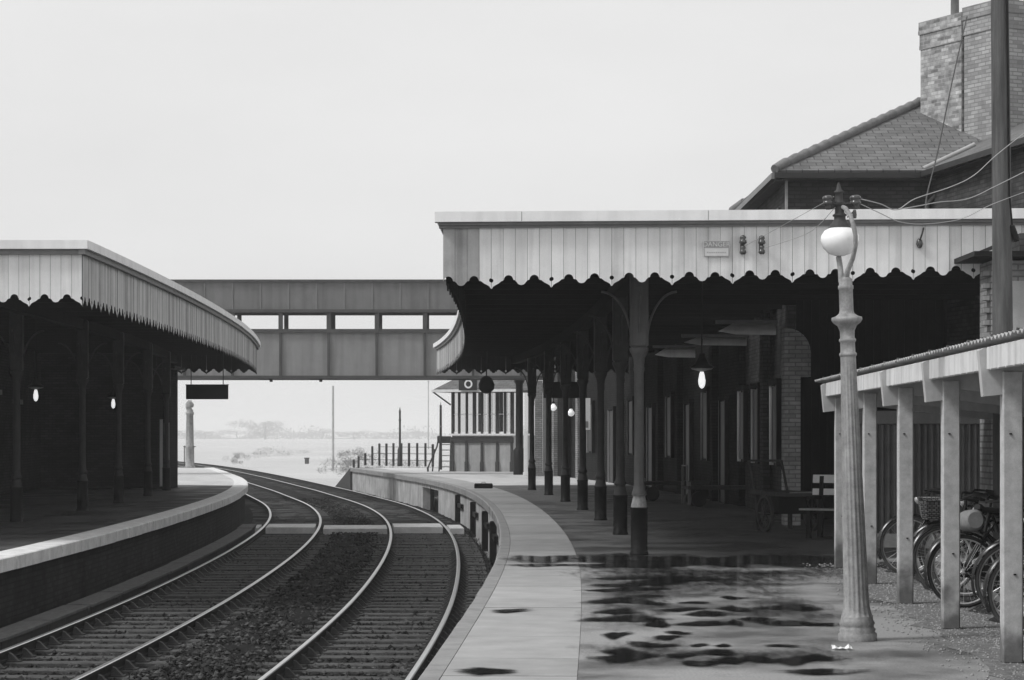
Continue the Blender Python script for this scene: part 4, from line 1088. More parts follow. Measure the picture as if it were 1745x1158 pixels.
# stairs at the left end
st = thing('wooden_steps', 'short flight of wooden steps with handrail left of the signal box', 'steps', sp(-.5,0,0))
for k in range(6):
    mb = MB(); sbox(mb, -.52, -.06, .0+.22*k, .26+.22*k, .18+.235*k, .225+.235*k); mb.build('tread', M['timber_pale'], st)
for u in (-.55, -.08):
    mb = MB(); mb.hexa([sp(u,-.05,0),sp(u+.05,-.05,0),sp(u+.05,.2,0),sp(u,.2,0),sp(u,1.3,1.35),sp(u+.05,1.3,1.35),sp(u+.05,1.55,1.45),sp(u,1.55,1.45)]); mb.build('stringer', M['timber_dark'], st)
mb = MB(); sbox(mb, -.6, -.02, 1.2, 2.0, 1.38, 1.46); mb.build('landing', M['timber_dark'], st)
mb = MB(); sbox(mb,-.62,-.02,.6,.66,1.2,1.5); mb.tube([sp(-1.0,-.5,.12), sp(-.62,.3,1.05), sp(-.55,.8,1.5)], .035, 6); mb.tube([sp(-.98,-.45,0), sp(-.98,-.45,.2)], .04, 6); mb.tube([sp(-.8,0,0), sp(-.72,.1,.95)], .03, 6); mb.build('handrail', M['timber_dark'], st)
# ================================================================== STREET FURNITURE AND VEHICLES
# ---------------------------------------------------------------- fluted lamp post
LX, LY = 2.68, 18.2
lp = thing('lamp_post', 'pale fluted cast-iron lamp post with white opal globe beside the puddles', 'lamp post', (LX, LY, 0)); lp['_o'] = (0,0,0)
NF = 16*4
def fl(k, z): return 1-.10*(0.5-0.5*math.cos(2*PI*k/4)) if .2 < z < 2.17 else 1.0
mb = MB(); mb.lathe([(.150,0),(.150,.05),(.135,.065),(.142,.085),(.130,.10),(.128,.115),(.138,.13),(.125,.16),(.122,.185)], n=32); mb.build('base', M['iron_pale'], lp)
mb = MB(); mb.lathe([(.122,.185),(.112,.215),(.103,.26),(.098,.33),(.0955,.45),(.090,.8),(.078,1.4),(.064,2.0),(.060,2.17),(.060,2.20)], n=NF, flute=fl); mb.build('shaft', M['iron_pale'], lp)
mb = MB(); mb.lathe([(.060,2.20),(.068,2.21),(.068,2.225),(.058,2.235),(.057,2.31),(.066,2.32),(.066,2.335),(.056,2.345),(.058,2.40),(.075,2.44),(.108,2.465),(.120,2.485),(.118,2.505),(.085,2.515),(.060,2.535),(.054,2.56),(.054,2.72),(.060,2.725),(.060,2.75),(.052,2.755),(.052,2.80),(.030,2.82)], n=24); mb.build('capital', M['iron_pale'], lp)
mb = MB()
pts = [(.0,0,2.79),(.012,-.03,2.86),(.045,-.11,2.95),(.062,-.155,3.04),(.064,-.17,3.12),(.052,-.165,3.20),(.036,-.13,3.28),(.012,-.05,3.345),(0,0,3.36)]
mb.tube(pts, [.026,.022,.019,.018,.018,.018,.018,.018,.018], 10); mb.build('swan_neck', M['iron_pale'], lp)
mb = MB(); mb.tube([(-.03,0,2.80),(-.035,.02,2.9),(-.04,.05,2.98)], .022, 8); mb.tube([(-.045,.03,2.78),(-.045,.03,2.99)],.008,5); mb.build('stay', M['iron_pale'], lp)
gz = 3.10
mb = MB(); mb.lathe([(.035,-.115),(.09,-.095),(.135,-.045),(.152,.005),(.146,.045),(.118,.085),(.075,.105)], (-.028,.03,gz), 28); mb.build('globe', M['opal'], lp)
mb = MB(); mb.lathe([(.085,.10),(.078,.125),(.06,.145),(.045,.17),(.045,.19),(.055,.195),(.055,.205),(.038,.215),(.034,.28),(.045,.29),(.045,.30),(.030,.31),(.030,.37),(.038,.375),(.038,.385),(.02,.40),(.012,.44),(.004,.455)], (-.024,.03,gz), 18); mb.build('cap', M['iron'], lp)
mb = MB(); mb.tube([(-.125,0,3.385),(.10,0,3.385)], .011, 6); mb.build('cross_arm', M['iron'], lp)
for (ix, iz, s) in ((-.115,3.395,1.0),(.098,3.39,1.05)):
    mb = MB(); mb.lathe([(.018*s,-.05),(.03*s,-.035),(.025*s,-.015),(.042*s,-.01),(.038*s,.012),(.028*s,.02),(.044*s,.03),(.040*s,.05),(.02*s,.06)], (ix,0,iz), 14); mb.build('insulator', M['porcelain'], lp)
mb = MB(); mb.lathe([(.012,-.03),(.017,0),(.012,.035)], (.088,0,3.30), 8); mb.tube([(.03,0,3.28),(.088,0,3.33)], .006, 5); mb.build('fuse_plug', M['porcelain'], lp)
lp.rotation_euler = (0, R(-1.93), 0)
def lamp_pt(x, z, y=0):
    a = R(-1.93); return Vector((LX + x*math.cos(a) + z*math.sin(a), LY + y, z*math.cos(a) - x*math.sin(a)))

# ---------------------------------------------------------------- big telegraph pole
PXX, PYY = 5.535, 26.5
tp = thing('telegraph_pole', 'tall weathered timber telegraph pole rising above the bicycle shed roof', 'telegraph pole', (PXX, PYY, 0))
mb = MB(); mb.tube([(PXX+.02,PYY,0),(PXX,PYY,3.5),(PXX-.03,PYY,6.6),(PXX-.05,PYY,8.6)], [.125,.112,.100,.092], 18); mb.build('pole', M['pole_wood'], tp)
mb = MB(); mb.box(PXX+.12, PYY-.05, 3.86, .07, .09, .20, ry=R(-20), bev=.02); mb.tube([(PXX+.10,PYY-.05,3.95),(PXX+.06,PYY-.09,4.3),(PXX+.035,PYY-.102,6.5)], .012, 6); mb.build('cable_clip', M['iron_black'], tp)
mb = MB(); mb.box(PXX-.05, PYY, 8.2, 1.5, .1, .1); mb.build('cross_arm', M['pole_wood'], tp)

# ---------------------------------------------------------------- wires
def wire(label, pts, r, mat, sag=None):
    P = [Vector(p) for p in pts]; out = []
    if sag is not None and len(P) == 2:
        for k in range(25):
            t = k/24; q = P[0].lerp(P[1], t); q.z -= sag*4*t*(1-t); out.append(q)
    else:
        for i in range(len(P)-1):   # catmull
            p0, p1, p2, p3 = P[max(i-1,0)], P[i], P[i+1], P[min(i+2,len(P)-1)]
            for k in range(8):
                t = k/8; out.append(.5*((2*p1)+(p2-p0)*t+(2*p0-5*p1+4*p2-p3)*t*t+(3*p1-p0-3*p2+p3)*t**3))
        out.append(P[-1])
    mb = MB(); mb.tube(out, r, 6); tag(mb.build('overhead_wire', M[mat], org=tuple(out[0])), label, 'cable', 'overhead wires')
LR, LLp = lamp_pt(.098,3.43), lamp_pt(-.115,3.43)
def wp(x, y, m): return at(x, y, m)
wire('pale cable from lamp post kinking then rising past the pole, topmost of three', [LR, wp(1500,347,208), wp(1528,357,200), wp(1560,338,190), wp(1620,318,180), wp(1660,298,172), wp(1700,262,166), wp(1760,215,160)], .0045, 'wire_pale')
wire('pale cable crossing in front of the pole, middle of three', [wp(1528,357,196), wp(1568,350,188), wp(1600,344,182), wp(1650,338,175), wp(1700,315,170), wp(1770,280,163)], .0045, 'wire_pale')
wire('thin pale cable sagging across the valance fascia to the pole, lowest of three', [lamp_pt(.098,3.40), wp(1498,362,208), wp(1535,378,200), wp(1580,381,192), wp(1640,372,182), wp(1690,348,175), wp(1770,318,166)], .0035, 'wire_pale')
wire('thin pale wire drooping from the lamp post to the left insulators', [LLp, onval(1400,350).lerp(LLp,.6), onval(1268,420)+Vector((0,-.09,0))], .0028, 'wire_pale')
wire('thin pale wire drooping from the lamp post to the right insulators', [lamp_pt(-.06,3.36), onval(1360,412).lerp(lamp_pt(-.06,3.36),.35), onval(1299,424)+Vector((0,-.09,0))], .0028, 'wire_pale')
wire('dark stay cable slanting from the chimney down past the gutter to the valance', [at(1648,28,89.5), at(1624,132,97), at(1598,258,106.5), at(1580,330,120), at(1577,366,131), onval(1572,392)+Vector((0,-.04,0)), onval(1567,410)+Vector((0,-.02,0))], .011, 'wire_dark')

# ---------------------------------------------------------------- bicycle shed
def SX(Y): return 3.49 + (Y-16.4)*.0371
bs = thing('bicycle_shed', 'open-fronted concrete bicycle shed with sheet roof at the right edge', 'bicycle shed', (3.7, 22, 0))
dirv = Vector((.0371, 1, 0)).normalized(); rzs = math.atan2(-dirv.x, dirv.y)
zr0 = 2.25
PYs = [13.5, 16.4, 19.25, 22.1, 25.0, 28.0]
for Y in PYs:
    x = SX(Y); mb = MB()
    mb.box(x, Y, 1.02, .142, .125, 2.04, rzs, bev=.010)
    p = mb.build('post', M['post_concrete'], bs)
    mb = MB()
    # cantilever bracket: pointed nose to the left of the post, carries the purlins
    y0, y1 = Y-.045, Y+.045
    prof = [(x-.235,2.03+.15),(x-.205,1.86),(x-.071,1.875),(x-.071,2.19),(x-.2,2.20)]
    mb.ngon_prism([(a,y0,z) for (a,z) in prof], (0,.09,0))
    prof2 = [(x-.07,1.98),(x+2.0,1.74),(x+2.0,1.90),(x-.07,2.19)]
    mb.ngon_prism([(a,y0,z) for (a,z) in prof2], (0,.09,0)); mb.build('bracket', M['concrete'], p)
    mb = MB()
    for (bx, bz) in ((-.02,1.60),(.01,.62)): mb.lathe([(.010,-.004),(.010,.006)], (x+bx,Y-.066,bz), 8)
    mb.build('bolt_hole', M['iron_black'], p, uv=False)
for i in range(len(PYs)-1):
    ya, yb = PYs[i]+.05, PYs[i+1]-.05
    for (dx, z0, z1, ln) in ((-.155, 2.045, 2.205, 1.0),):
        a, b = Vector((SX(ya)+dx,ya,0)), Vector((SX(yb)+dx,yb,0))
        mb = MB(); c = (a+b)/2; mb.box(c.x,c.y,(z0+z1)/2,.055,(b-a).length,z1-z0,rzs,bev=.006)
        for k in range(9):
            t = .06+.11*k; q = a.lerp(b,t); mb.box(q.x-.0285,q.y,z0+.004,.004,.02,.014,rzs)
        mb.build('purlin', M['whitewash'], bs)
    mb = MB(); a, b = Vector((SX(ya)+1.9,ya,0)), Vector((SX(yb)+1.9,yb,0)); c = (a+b)/2; mb.box(c.x,c.y,1.86,.06,(b-a).length,.12,rzs); mb.build('purlin', M['concrete'], bs)
for Y in PYs:
    x = SX(Y)+1.98; mb = MB(); mb.box(x,Y,.87,.12,.12,1.74,rzs,bev=.01); mb.build('rear_post', M['concrete'], bs)
# corrugated roof sheets, falling to the back
mb = MB(); Y = 12.0; sh = 0
while Y < 28.6:
    n = 36; w_ = 1.05
    for layer in (0,1):
        V = []
        for k in range(n+1):
            yy = Y + w_*k/n
            for (dx, zz) in ((-.215, 2.256),(2.2, 1.955)):
                z = zz + .013*math.cos(2*PI*(yy-Y)/.146) + (.012 if k < 4 else 0) - .007*layer
                V.append((SX(yy)+dx, yy, z))
        mb.smooth = True; F = [(2*k,2*k+1,2*k+3,2*k+2) for k in range(n)]
        mb.add(V, F if layer == 0 else [f[::-1] for f in F])
        if layer == 0: V0 = V
        else: mb.add([p for k in range(n+1) for p in (V0[2*k], V[2*k])], [(2*k,2*k+1,2*k+3,2*k+2) for k in range(n)])
    mb.smooth = False; Y += 1.0; sh += 1
mb.build('roof_sheet', M['asbestos'], bs)
# tyre/kerb rail on the floor for wheels
mb = MB(); a, b = Vector((SX(13)+.95,13,0)), Vector((SX(28)+.95,28,0)); c = (a+b)/2; mb.box(c.x,c.y,.05,.10,(b-a).length,.10,rzs,bev=.01); mb.build('wheel_kerb', M['concrete_wet'], bs)
mb = MB(); a, b = Vector((SX(12)+2.12,12,0)), Vector((SX(28.2)+2.12,28.2,0)); N = 420; V = []
for k in range(N+1):
    q = a.lerp(b, k/N); V += [(q.x+.012*math.cos(k*2*PI/3.4),q.y,.1),(q.x+.012*math.cos(k*2*PI/3.4),q.y,1.9)]
mb.smooth = True; mb.add(V, [(2*k,2*k+1,2*k+3,2*k+2) for k in range(N)]); mb.smooth = False; mb.build('rear_sheeting', M['corrugated'], bs)

# corrugated iron fence between shed and station house
fe = thing('iron_fence', 'dark corrugated iron fence with pale top rail behind the bicycle shed', 'fence', (5.5, 33, 0))
FY = 33.0; mb = MB(); N = 300; x0, x1 = 4.9, 8.6; V = []
for k in range(N+1):
    x = x0+(x1-x0)*k/N; dy = .030*math.cos(2*PI*(x-x0)/.087); V += [(x,FY+dy,.2),(x,FY+dy,1.74)]
mb.smooth = True; mb.add(V, [(2*k,2*k+2,2*k+3,2*k+1) for k in range(N)]); mb.build('sheeting', M['fence_iron'], fe)
mb = MB(); mb.box((x0+x1)/2, FY-.03, 1.83, x1-x0+.1, .08, .19, bev=.01); mb.build('top_rail', M['paint_mid'], fe)
mb = MB(); mb.box((x0+x1)/2, FY-.03, .10, x1-x0+.1, .07, .20, bev=.008); mb.build('gravel_board', M['concrete'], fe)
for x in (4.87, 6.1, 7.4):
    mb = MB(); mb.box(x, FY+.06, .98, .12, .12, 1.96, bev=.01); mb.build('post', M['concrete_wet'], fe)

# ---------------------------------------------------------------- bicycles
def bicycle(parts_only=False):
    b = thing('bicycle', 'black roadster bicycle', 'bicycle', (0,0,0), 'bicycles parked in the shed')
    r = .335; wb = 1.08
    def wheel(x, tyre):
        mb = MB(); N = 40
        pts = [(x+r*math.cos(2*PI*k/N), 0, r+r*math.sin(2*PI*k/N)) for k in range(N)]
        def ring(mb, R_, tr, n=8, N=40):
            V = []
            for k in range(N):
                a = 2*PI*k/N
                for j in range(n):
                    q = 2*PI*j/n; rr_ = R_+tr*math.cos(q); V.append((x+rr_*math.cos(a), tr*math.sin(q), r+rr_*math.sin(a)))
            mb.smooth = True
            mb.add(V, [(k*n+j, ((k+1)%N)*n+j, ((k+1)%N)*n+(j+1)%n, k*n+(j+1)%n) for k in range(N) for j in range(n)]); mb.smooth = False
        ring(mb, r-.035, .011, 6); mb.lathe([(.018,-.04),(.018,.04)], (x,0,r), 10) if False else mb.tube([(x,-.045,r),(x,.045,r)], .02, 10)
        for k in range(24):
            a = 2*PI*k/24; s = .03 if k % 2 else -.03
            mb.tube([(x+.02*math.cos(a+.9*(1 if k%4<2 else -1)), s, r+.02*math.sin(a+.9*(1 if k%4<2 else -1))), (x+(r-.036)*math.cos(a), 0, r+(r-.036)*math.sin(a))], .0012, 4, cap=False)
        w = mb.build('wheel', M['chrome'], b)
        mb = MB(); ring(mb, r-.018, .019); mb.build('tyre', M[tyre], w); return w
    wheel(0, 'tyre_grey'); wheel(wb, 'rubber')
    # mudguards
    def guard(x, a0, a1, white=True):
        mb = MB(); N = 22; V = []
        for k in range(N+1):
            a = R(a0+(a1-a0)*k/N)
            for (dy, dr) in ((-.03,.012),(-.018,.03),(0,.036),(.018,.03),(.03,.012)): V.append((x+(r+dr)*math.cos(a), dy, r+(r+dr)*math.sin(a)))
        F = [(k*5+j, k*5+j+1, (k+1)*5+j+1, (k+1)*5+j) for k in range(N) for j in range(4)]
        mb.smooth = True; mb.add(V, F); mb.add([(p[0],p[1]*.98,p[2]) for p in V], [f[::-1] for f in F]); return mb.build('mudguard', M['bike_black'], b)
    guard(0, 40, 205); guard(wb, -25, 130)
    bb = (.60, 0, .29); st = (.78, 0, .78); hd = (.22, 0, .80); hd2 = (.19, 0, .64)
    mb = MB()
    mb.tube([hd, st], .014, 8); mb.tube([hd2, bb], .016, 8); mb.tube([bb, (.80,0,.86)], .014, 8)
    for s in (-1, 1):
        mb.tube([(bb[0],s*.03,bb[2]), (wb,s*.055,r)], .010, 6); mb.tube([(st[0],s*.015,st[2]), (wb,s*.055,r)], .009, 6)
    mb.tube([(.235,0,.86),(.185,0,.62)], .019, 8); mb.build('frame', M['bike_black'], b)
    mb = MB()
    for s in (-1, 1): mb.tube([(.185,s*.045,.63),(.10,s*.05,.50),(0,s*.055,r)], [.013,.012,.008], 6)
    mb.box(.185,0,.635,.05,.11,.03); mb.build('fork', M['bike_black'], b)
    mb = MB(); mb.tube([(.235,0,.84),(.245,0,.93)], .013, 8)
    mb.tube([(.42,-.27,.95),(.34,-.275,.96),(.24,-.25,.97),(.21,-.12,.955),(.20,0,.93),(.21,.12,.955),(.24,.25,.97),(.34,.275,.96),(.42,.27,.95)], .011, 8)
    hb = mb.build('handlebar', M['iron'], b)
    for s in (-1, 1):
        mb = MB(); mb.tube([(.36,s*.275,.958),(.45,s*.268,.945)], .016, 8); mb.build('grip', M['rubber'], hb)
    mb = MB(); mb.lathe([(.02,-.03),(.045,0),(.05,.03),(.04,.045)], (.12,0,.84), 12); mb.build('headlamp', M['chrome'], b)
    mb = MB(); V = []; N = 10
    for k in range(N+1):
        t = k/N; x = .66+.28*t; w = .022+.085*max(0,(t-.25)/.75)**.8; z = .90+.02*t+ (.02 if t > .8 else 0)
        V += [(x,-w,z-.035),(x,-w,z-.005),(x,-w*.5,z+.012),(x,w*.5,z+.012),(x,w,z-.005),(x,w,z-.035)]
    mb.smooth = True; mb.add(V, [(k*6+j,k*6+j+1,(k+1)*6+j+1,(k+1)*6+j) for k in range(N) for j in range(5)]); mb.smooth = False
    mb.add(V[:6], [tuple(range(6))]); mb.add(V[-6:], [tuple(range(6))[::-1]]); mb.build('saddle', M['leather'], b)
    mb = MB(); N = 24; V = []
    for k in range(N):
        a = 2*PI*k/N
        for q in (.085,.062): V += [(bb[0]+q*math.cos(a), -.045, bb[2]+q*math.sin(a))]
    mb.add(V, [(2*k,2*((k+1)%N),2*((k+1)%N)+1,2*k+1) for k in range(N)]); mb.tube([(bb[0],-.06,bb[2]),(bb[0]+.1,-.065,bb[2]-.13)], .009, 6); mb.tube([(bb[0],.06,bb[2]),(bb[0]-.1,.065,bb[2]+.13)], .009, 6)
    mb.box(bb[0]+.1,-.11,bb[2]-.13,.09,.07,.025); mb.box(bb[0]-.1,.11,bb[2]+.13,.09,.07,.025); mb.tube([(bb[0],-.07,bb[2]),(bb[0],.07,bb[2])],.018,8); mb.build('crank_set', M['chrome'], b)
    mb = MB(); mb.box((bb[0]+wb)/2,-.05,.325,wb-bb[0]+.1,.02,.13,ry=R(-5),bev=.009); mb.build('chain_case', M['bike_black'], b)
    return b
bk = bicycle()
BK = [ # x of front hub, Y, yaw, lean
 (4.47, 26.4, 4, -4, 'black bicycle farthest back in the shed, front wheel left of the wicker basket'),
 (4.44, 24.3, -5, 5, 'black bicycle carrying a wicker basket on its handlebars'),
 (4.36, 23.6, 8, -6, 'black bicycle beside the one with a wicker basket, no basket or bag'),
 (4.42, 22.9, -10, 4, 'black bicycle whose wheel shows behind the second post from the right'),
 (5.22, 21.6, 184, 4, 'black bicycle with a pale canvas saddlebag'),
 (4.34, 20.3, -6, 6, 'black bicycle parked next to the pale saddlebag, its wheel left of the nearest post'),
 (4.10, 18.6, 6, -5, 'nearest black bicycle, mostly hidden behind the nearest shed post'),
 (4.75, 25.3, -8, 6, 'black bicycle set back between the farthest one and the wicker basket'),
 (4.80, 22.2, 10, 7, 'black bicycle set back, its saddle left of the pale saddlebag'),
 (4.78, 19.5, 9, 3, 'black bicycle set back, its handlebars just left of the nearest post')]
for i, (x, Y, yaw, lean, lab) in enumerate(BK):
    c = bk if i == 0 else copy_tree(bk)
    c.location = (x, Y, .004); c.rotation_euler = (R(lean), 0, R(yaw)); c['label'] = lab; c['_o'] = (0,0,0)
    if i == 1:
        mb = MB(); N = 14
        def rr_(w, d, z): return [(-.10-w/2*math.copysign(min(1,abs(math.cos(a))*1.3),math.cos(a)), d/2*math.copysign(min(1,abs(math.sin(a))*1.3),math.sin(a)), z) for a in [2*PI*k/N+.2 for k in range(N)]]
        rings = [rr_(.20,.26,.73), rr_(.24,.31,.82), rr_(.27,.35,.91), rr_(.29,.37,.935), rr_(.25,.33,.92), rr_(.19,.25,.75)]
        V = [p for q in rings for p in q]; mb.add(V, [(i_*N+k, i_*N+(k+1)%N, (i_+1)*N+(k+1)%N, (i_+1)*N+k) for i_ in range(5) for k in range(N)]); mb.add(rings[0], [tuple(range(N))[::-1]]); mb.add(rings[-1], [tuple(range(N))])
        o = mb.build('basket', M['wicker'], None); o.parent = c
    if i == 4:
        mb = MB(); V = []; N = 14
        for (y, s) in ((-.17,.75),(-.14,1),(.14,1),(.17,.75)):
            for k in range(N):
                a = 2*PI*k/N; V.append((1.00+.095*s*math.cos(a), y, .80+.10*s*math.sin(a)))
        mb.smooth = True; mb.add(V, [(j*N+k, j*N+(k+1)%N, (j+1)*N+(k+1)%N, (j+1)*N+k) for j in range(3) for k in range(N)]); mb.smooth = False
        mb.add(V[:N], [tuple(range(N))[::-1]]); mb.add(V[-N:], [tuple(range(N))]); o = mb.build('saddlebag', M['canvas'], None); o.parent = c
bpy.context.view_layer.update()

# ---------------------------------------------------------------- bench, luggage barrow, trolleys in the shade
bn = thing('park_bench', 'slatted bench with two white-painted back rails half hidden by the lamp post', 'bench', (5.9, 40.5, 0)); bn['_o'] = (0,0,0)
for (z, w, mat, yy) in ((.90,.13,'paint_white',.0),(.70,.10,'paint_white',-.02)):
    mb = MB(); mb.box(0,.30+yy,z,1.7,.03,w,bev=.006,rx=R(-8)); mb.build('back_slat', M[mat], bn)
mb = MB(); mb.box(-.36,.281,.90,.13,.006,.10,rx=R(-8)); mb.build('name_plate', M['paint_mid'], bn)
for k in range(4):
    mb = MB(); mb.box(0,-.22+.14*k,.44,1.7,.11,.03,bev=.005); mb.build('seat_slat', M['timber_pale'] if k == 0 else M['timber_dark'], bn)
for s in (-.7,.7):
    mb = MB(); mb.box(s,-.22,.21,.07,.07,.42); mb.box(s,.27,.47,.07,.07,.95,rx=R(-6)); mb.box(s,.02,.40,.06,.5,.06); mb.box(s,-.02,.62,.05,.52,.05); mb.build('leg', M['iron_black'], bn)
bn.rotation_euler = (0,0,R(-30))
bn.location = (5.28, 35.9, 0)
bw_ = thing('luggage_barrow', 'dark two-wheeled luggage barrow standing left of the bench', 'barrow', (4.55, 38.6, 0)); bw_['_o'] = (0,0,0)
mb = MB(); mb.box(0,0,.62,.75,1.5,.07,bev=.01); mb.build('deck', M['timber_dark'], bw_)
mb = MB(); mb.box(-.02,-.77,.655,.62,.03,.02); mb.build('edge_strip', M['paint_mid'], bw_)
for s in (-.42,.42):
    mb = MB(); N = 28; V = []
    for k in range(N):
        a = 2*PI*k/N
        for (q, dx) in ((.30,-.025),(.30,.025),(.255,.025),(.255,-.025)): V.append((s+dx, q*math.cos(a), .30+q*math.sin(a)))
    mb.add(V, [(4*k+j,4*((k+1)%N)+j,4*((k+1)%N)+(j+1)%4,4*k+(j+1)%4) for k in range(N) for j in range(4)])
    for k in range(8): a = PI/4*k; mb.tube([(s,0,.30),(s,.26*math.cos(a),.30+.26*math.sin(a))], .016, 5)
    mb.tube([(s-.04,0,.3),(s+.04,0,.3)], .04, 8); mb.build('wheel', M['iron'], bw_)
mb = MB(); mb.tube([(-.45,0,.3),(.45,0,.3)], .02, 6); mb.box(0,0,.44,.5,.3,.28); mb.build('axle', M['iron_black'], bw_)
mb = MB()
for s in (-.3,.3): mb.tube([(s,.7,.62),(s,.85,.95),(s,.95,1.15)], .025, 6); mb.box(s,.6,.3,.06,.06,.6)
mb.tube([(-.3,.95,1.15),(.3,.95,1.15)], .022, 6); mb.build('handle', M['timber_dark'], bw_)
bw_.rotation_euler = (0,0,R(18))
# two low platform trolleys in the shade
for lab, x, Y, rz in (('low dark parcel trolley against the station range, left of two', 3.9, 56.5, 8), ('low dark parcel trolley with pale end post, right of two', 4.65, 51.8, 6)):
    t = thing('parcel_trolley', lab, 'trolley', (x,Y,0), 'parcel trolleys in the shade'); t['_o'] = (0,0,0)
    mb = MB(); mb.box(0,0,.42,1.7,.9,.08,bev=.01); mb.build('deck', M['timber_dark'], t)
    for sx in (-.6,.6):
        for sy in (-.35,.35):
            mb = MB(); N = 16; V = []
            for k in range(N):
                a = 2*PI*k/N
                for (q, dy) in ((.17,-.03),(.17,.03)): V.append((sx+q*math.cos(a), sy+dy, .17+q*math.sin(a)))
            mb.add(V, [(2*k,2*((k+1)%N),2*((k+1)%N)+1,2*k+1) for k in range(N)]); mb.add([V[2*k] for k in range(N)], [tuple(range(N))]); mb.add([V[2*k+1] for k in range(N)], [tuple(range(N))[::-1]]); mb.build('wheel', M['iron_black'], t)
    mb = MB(); mb.box(-.82,-.4,.3,.06,.06,.5); mb.box(-.82,.4,.3,.06,.06,.5); mb.tube([(-.85,-.3,.46),(-.85,-.3,.9),(-.85,.3,.9),(-.85,.3,.46)], .02, 6); mb.build('handle', M['paint_mid'], t)
    t.rotation_euler = (0,0,R(rz))
# black scale plate box on the platform
a, b = at(808, 826, 58), at(840, 834, 58); c = (a+b)/2
t = thing('foot_box', 'small flat black box lying on the platform near its curved edge', 'box', (c.x, a.y, 0))
mb = MB(); mb.box(c.x,a.y,.065,.54,.35,.13,bev=.01); mb.build('body', M['iron_black'], t)
mb = MB(); mb.box(c.x,a.y-.02,.14,.5,.3,.015); mb.tube([(c.x-.06,a.y,.15),(c.x-.05,a.y,.18),(c.x+.05,a.y,.18),(c.x+.06,a.y,.15)],.008,5); mb.build('lid', M['paint_dark'], t)

# ---------------------------------------------------------------- water crane and other things on the far left
wc = thing('water_crane', 'grey iron water crane with rounded swan-neck head on far left platform', 'water crane', at(323.5, 796, 36)); c = Vector(wc['_o']); c.z = 0
mb = MB(); mb.lathe([(.26,0),(.26,.06),(.215,.10),(.205,.9),(.22,.93),(.22,1.02),(.195,1.05),(.165,2.5),(.20,2.53),(.20,2.62),(.16,2.64),(.16,2.75)], c, 20); mb.build('column', M['iron_pale'], wc)
mb = MB(); mb.tube([c+Vector((0,0,2.7)), c+Vector((-.07,0,2.85)), c+Vector((-.06,-.02,2.98)), c+Vector((0,-.02,3.06)), c+Vector((.05,-.01,3.04))], [.13,.13,.145,.165,.16], 14); mb.lathe([(.02,.14),(.1,.12),(.165,.03),(.17,-.04),(.12,-.13)], c+Vector((.03,-.02,2.98)), 14); mb.build('head', M['iron_pale'], wc)
mb = MB(); mb.tube([c+Vector((-.26,0,0)), c+Vector((-.26,0,1.03)), c+Vector((-.05,0,1.05))], .022, 6); mb.tube([c+Vector((-.3,-.1,1.0)), c+Vector((.3,-.1,1.0))], .018, 6); mb.build('valve_pipe', M['iron'], wc)
# wire fence along the back of the right platform end
wf = thing('wire_fence', 'dark timber post-and-wire fence behind the far end of the right platform', 'fence', at(680, 793, 34.5))
px = [603,611,622.5,634.5,646.5,658.5,670.5,684,697,711,725,737.5]
hts = [.28,.45,.62,.98,1.12,1.12,1.14,1.14,1.15,1.15,1.15,1.1]
tops = []
for i, x in enumerate(px):
    m = 33.2+.16*i; p = at(x, 739+1.6*m, m); zb_ = -.3 if i < 2 else 0
    mb = MB(); mb.box(p.x,p.y,(hts[i]+zb_)/2,.11,.12,hts[i]-zb_,rz=.1*(i%3),bev=.015); mb.build('post', M['timber_dark'], wf); tops.append(p)
for h in (.3,.62,.95):
    mb = MB(); s = 4 if h > .9 else (3 if h > .5 else 1); mb.tube([Vector((p.x,p.y-.07,h)) for p in tops[s:]], .012, 4); mb.build('wire', M['iron'], wf)
def thin_pole(name, label, cat, x, y0, y1, m, r, mat, extra=None):
    a, b = at(x,y0,m), at(x,y1,m); t = thing(name, label, cat, b)
    mb = MB(); mb.tube([b, a], [r*1.1, r*.85], 8); mb.build('pole', M[mat], t)
    if extra: extra(t, a, b)
def fin(t, a, b):
    mb = MB(); mb.lathe([(.05,-.5),(.07,-.45),(.05,-.4),(.035,-.1),(.06,-.05),(.02,.12),(.005,.2)], a, 8); mb.build('finial', M['iron'], t)
    mb = MB(); mb.lathe([(.13,0),(.12,.8),(.07,.95)], b, 8); mb.build('base', M['iron'], t)
def ins(t, a, b):
    mb = MB(); mb.box(a.x,a.y,a.z-.25,.5,.06,.06); mb.build('cross_arm', M['iron'], t)
thin_pole('signal_post', 'slim iron post with pointed finial standing in the wire fence', 'post', 681.5, 700, 794, 34.4, .055, 'iron', fin)
thin_pole('telegraph_pole', 'thin grey telegraph pole standing by the track beyond the bridge', 'telegraph pole', 567.5, 657, 802, 23, .085, 'timber_pale')  # paler timber: haze in front of the pole is put into its colour
thin_pole('telegraph_pole', 'very faint distant telegraph pole in the mist left of the signal box', 'telegraph pole', 730, 648, 765, 9.5, .11, 'timber_pale', ins)
def fin2(t, a, b):
    mb = MB(); mb.lathe([(.03,-.95),(.07,-.9),(.04,-.85),(.025,-.2),(.05,-.15),(.02,0),(.005,.15)], a, 8); mb.build('finial', M['iron_pale'], t)
thin_pole('lamp_standard', 'slim dark post with pale finial rising from the wooden steps', 'post', 751, 690, 800, 40.5, .055, 'iron', fin2)
# small dark trackside hut
c = at(523, 795, 17); t = thing('ground_signal', 'small dark trackside box standing in the far field mist', 'trackside box', (c.x,c.y,-1.4))
mb = MB(); mb.box(c.x,c.y,-1.15,.4,.5,.5,bev=.05); mb.build('body', M['timber_dark'], t); mb = MB(); mb.box(c.x,c.y,-.84,.52,.6,.12,bev=.04); mb.build('lid', M['timber_dark'], t)

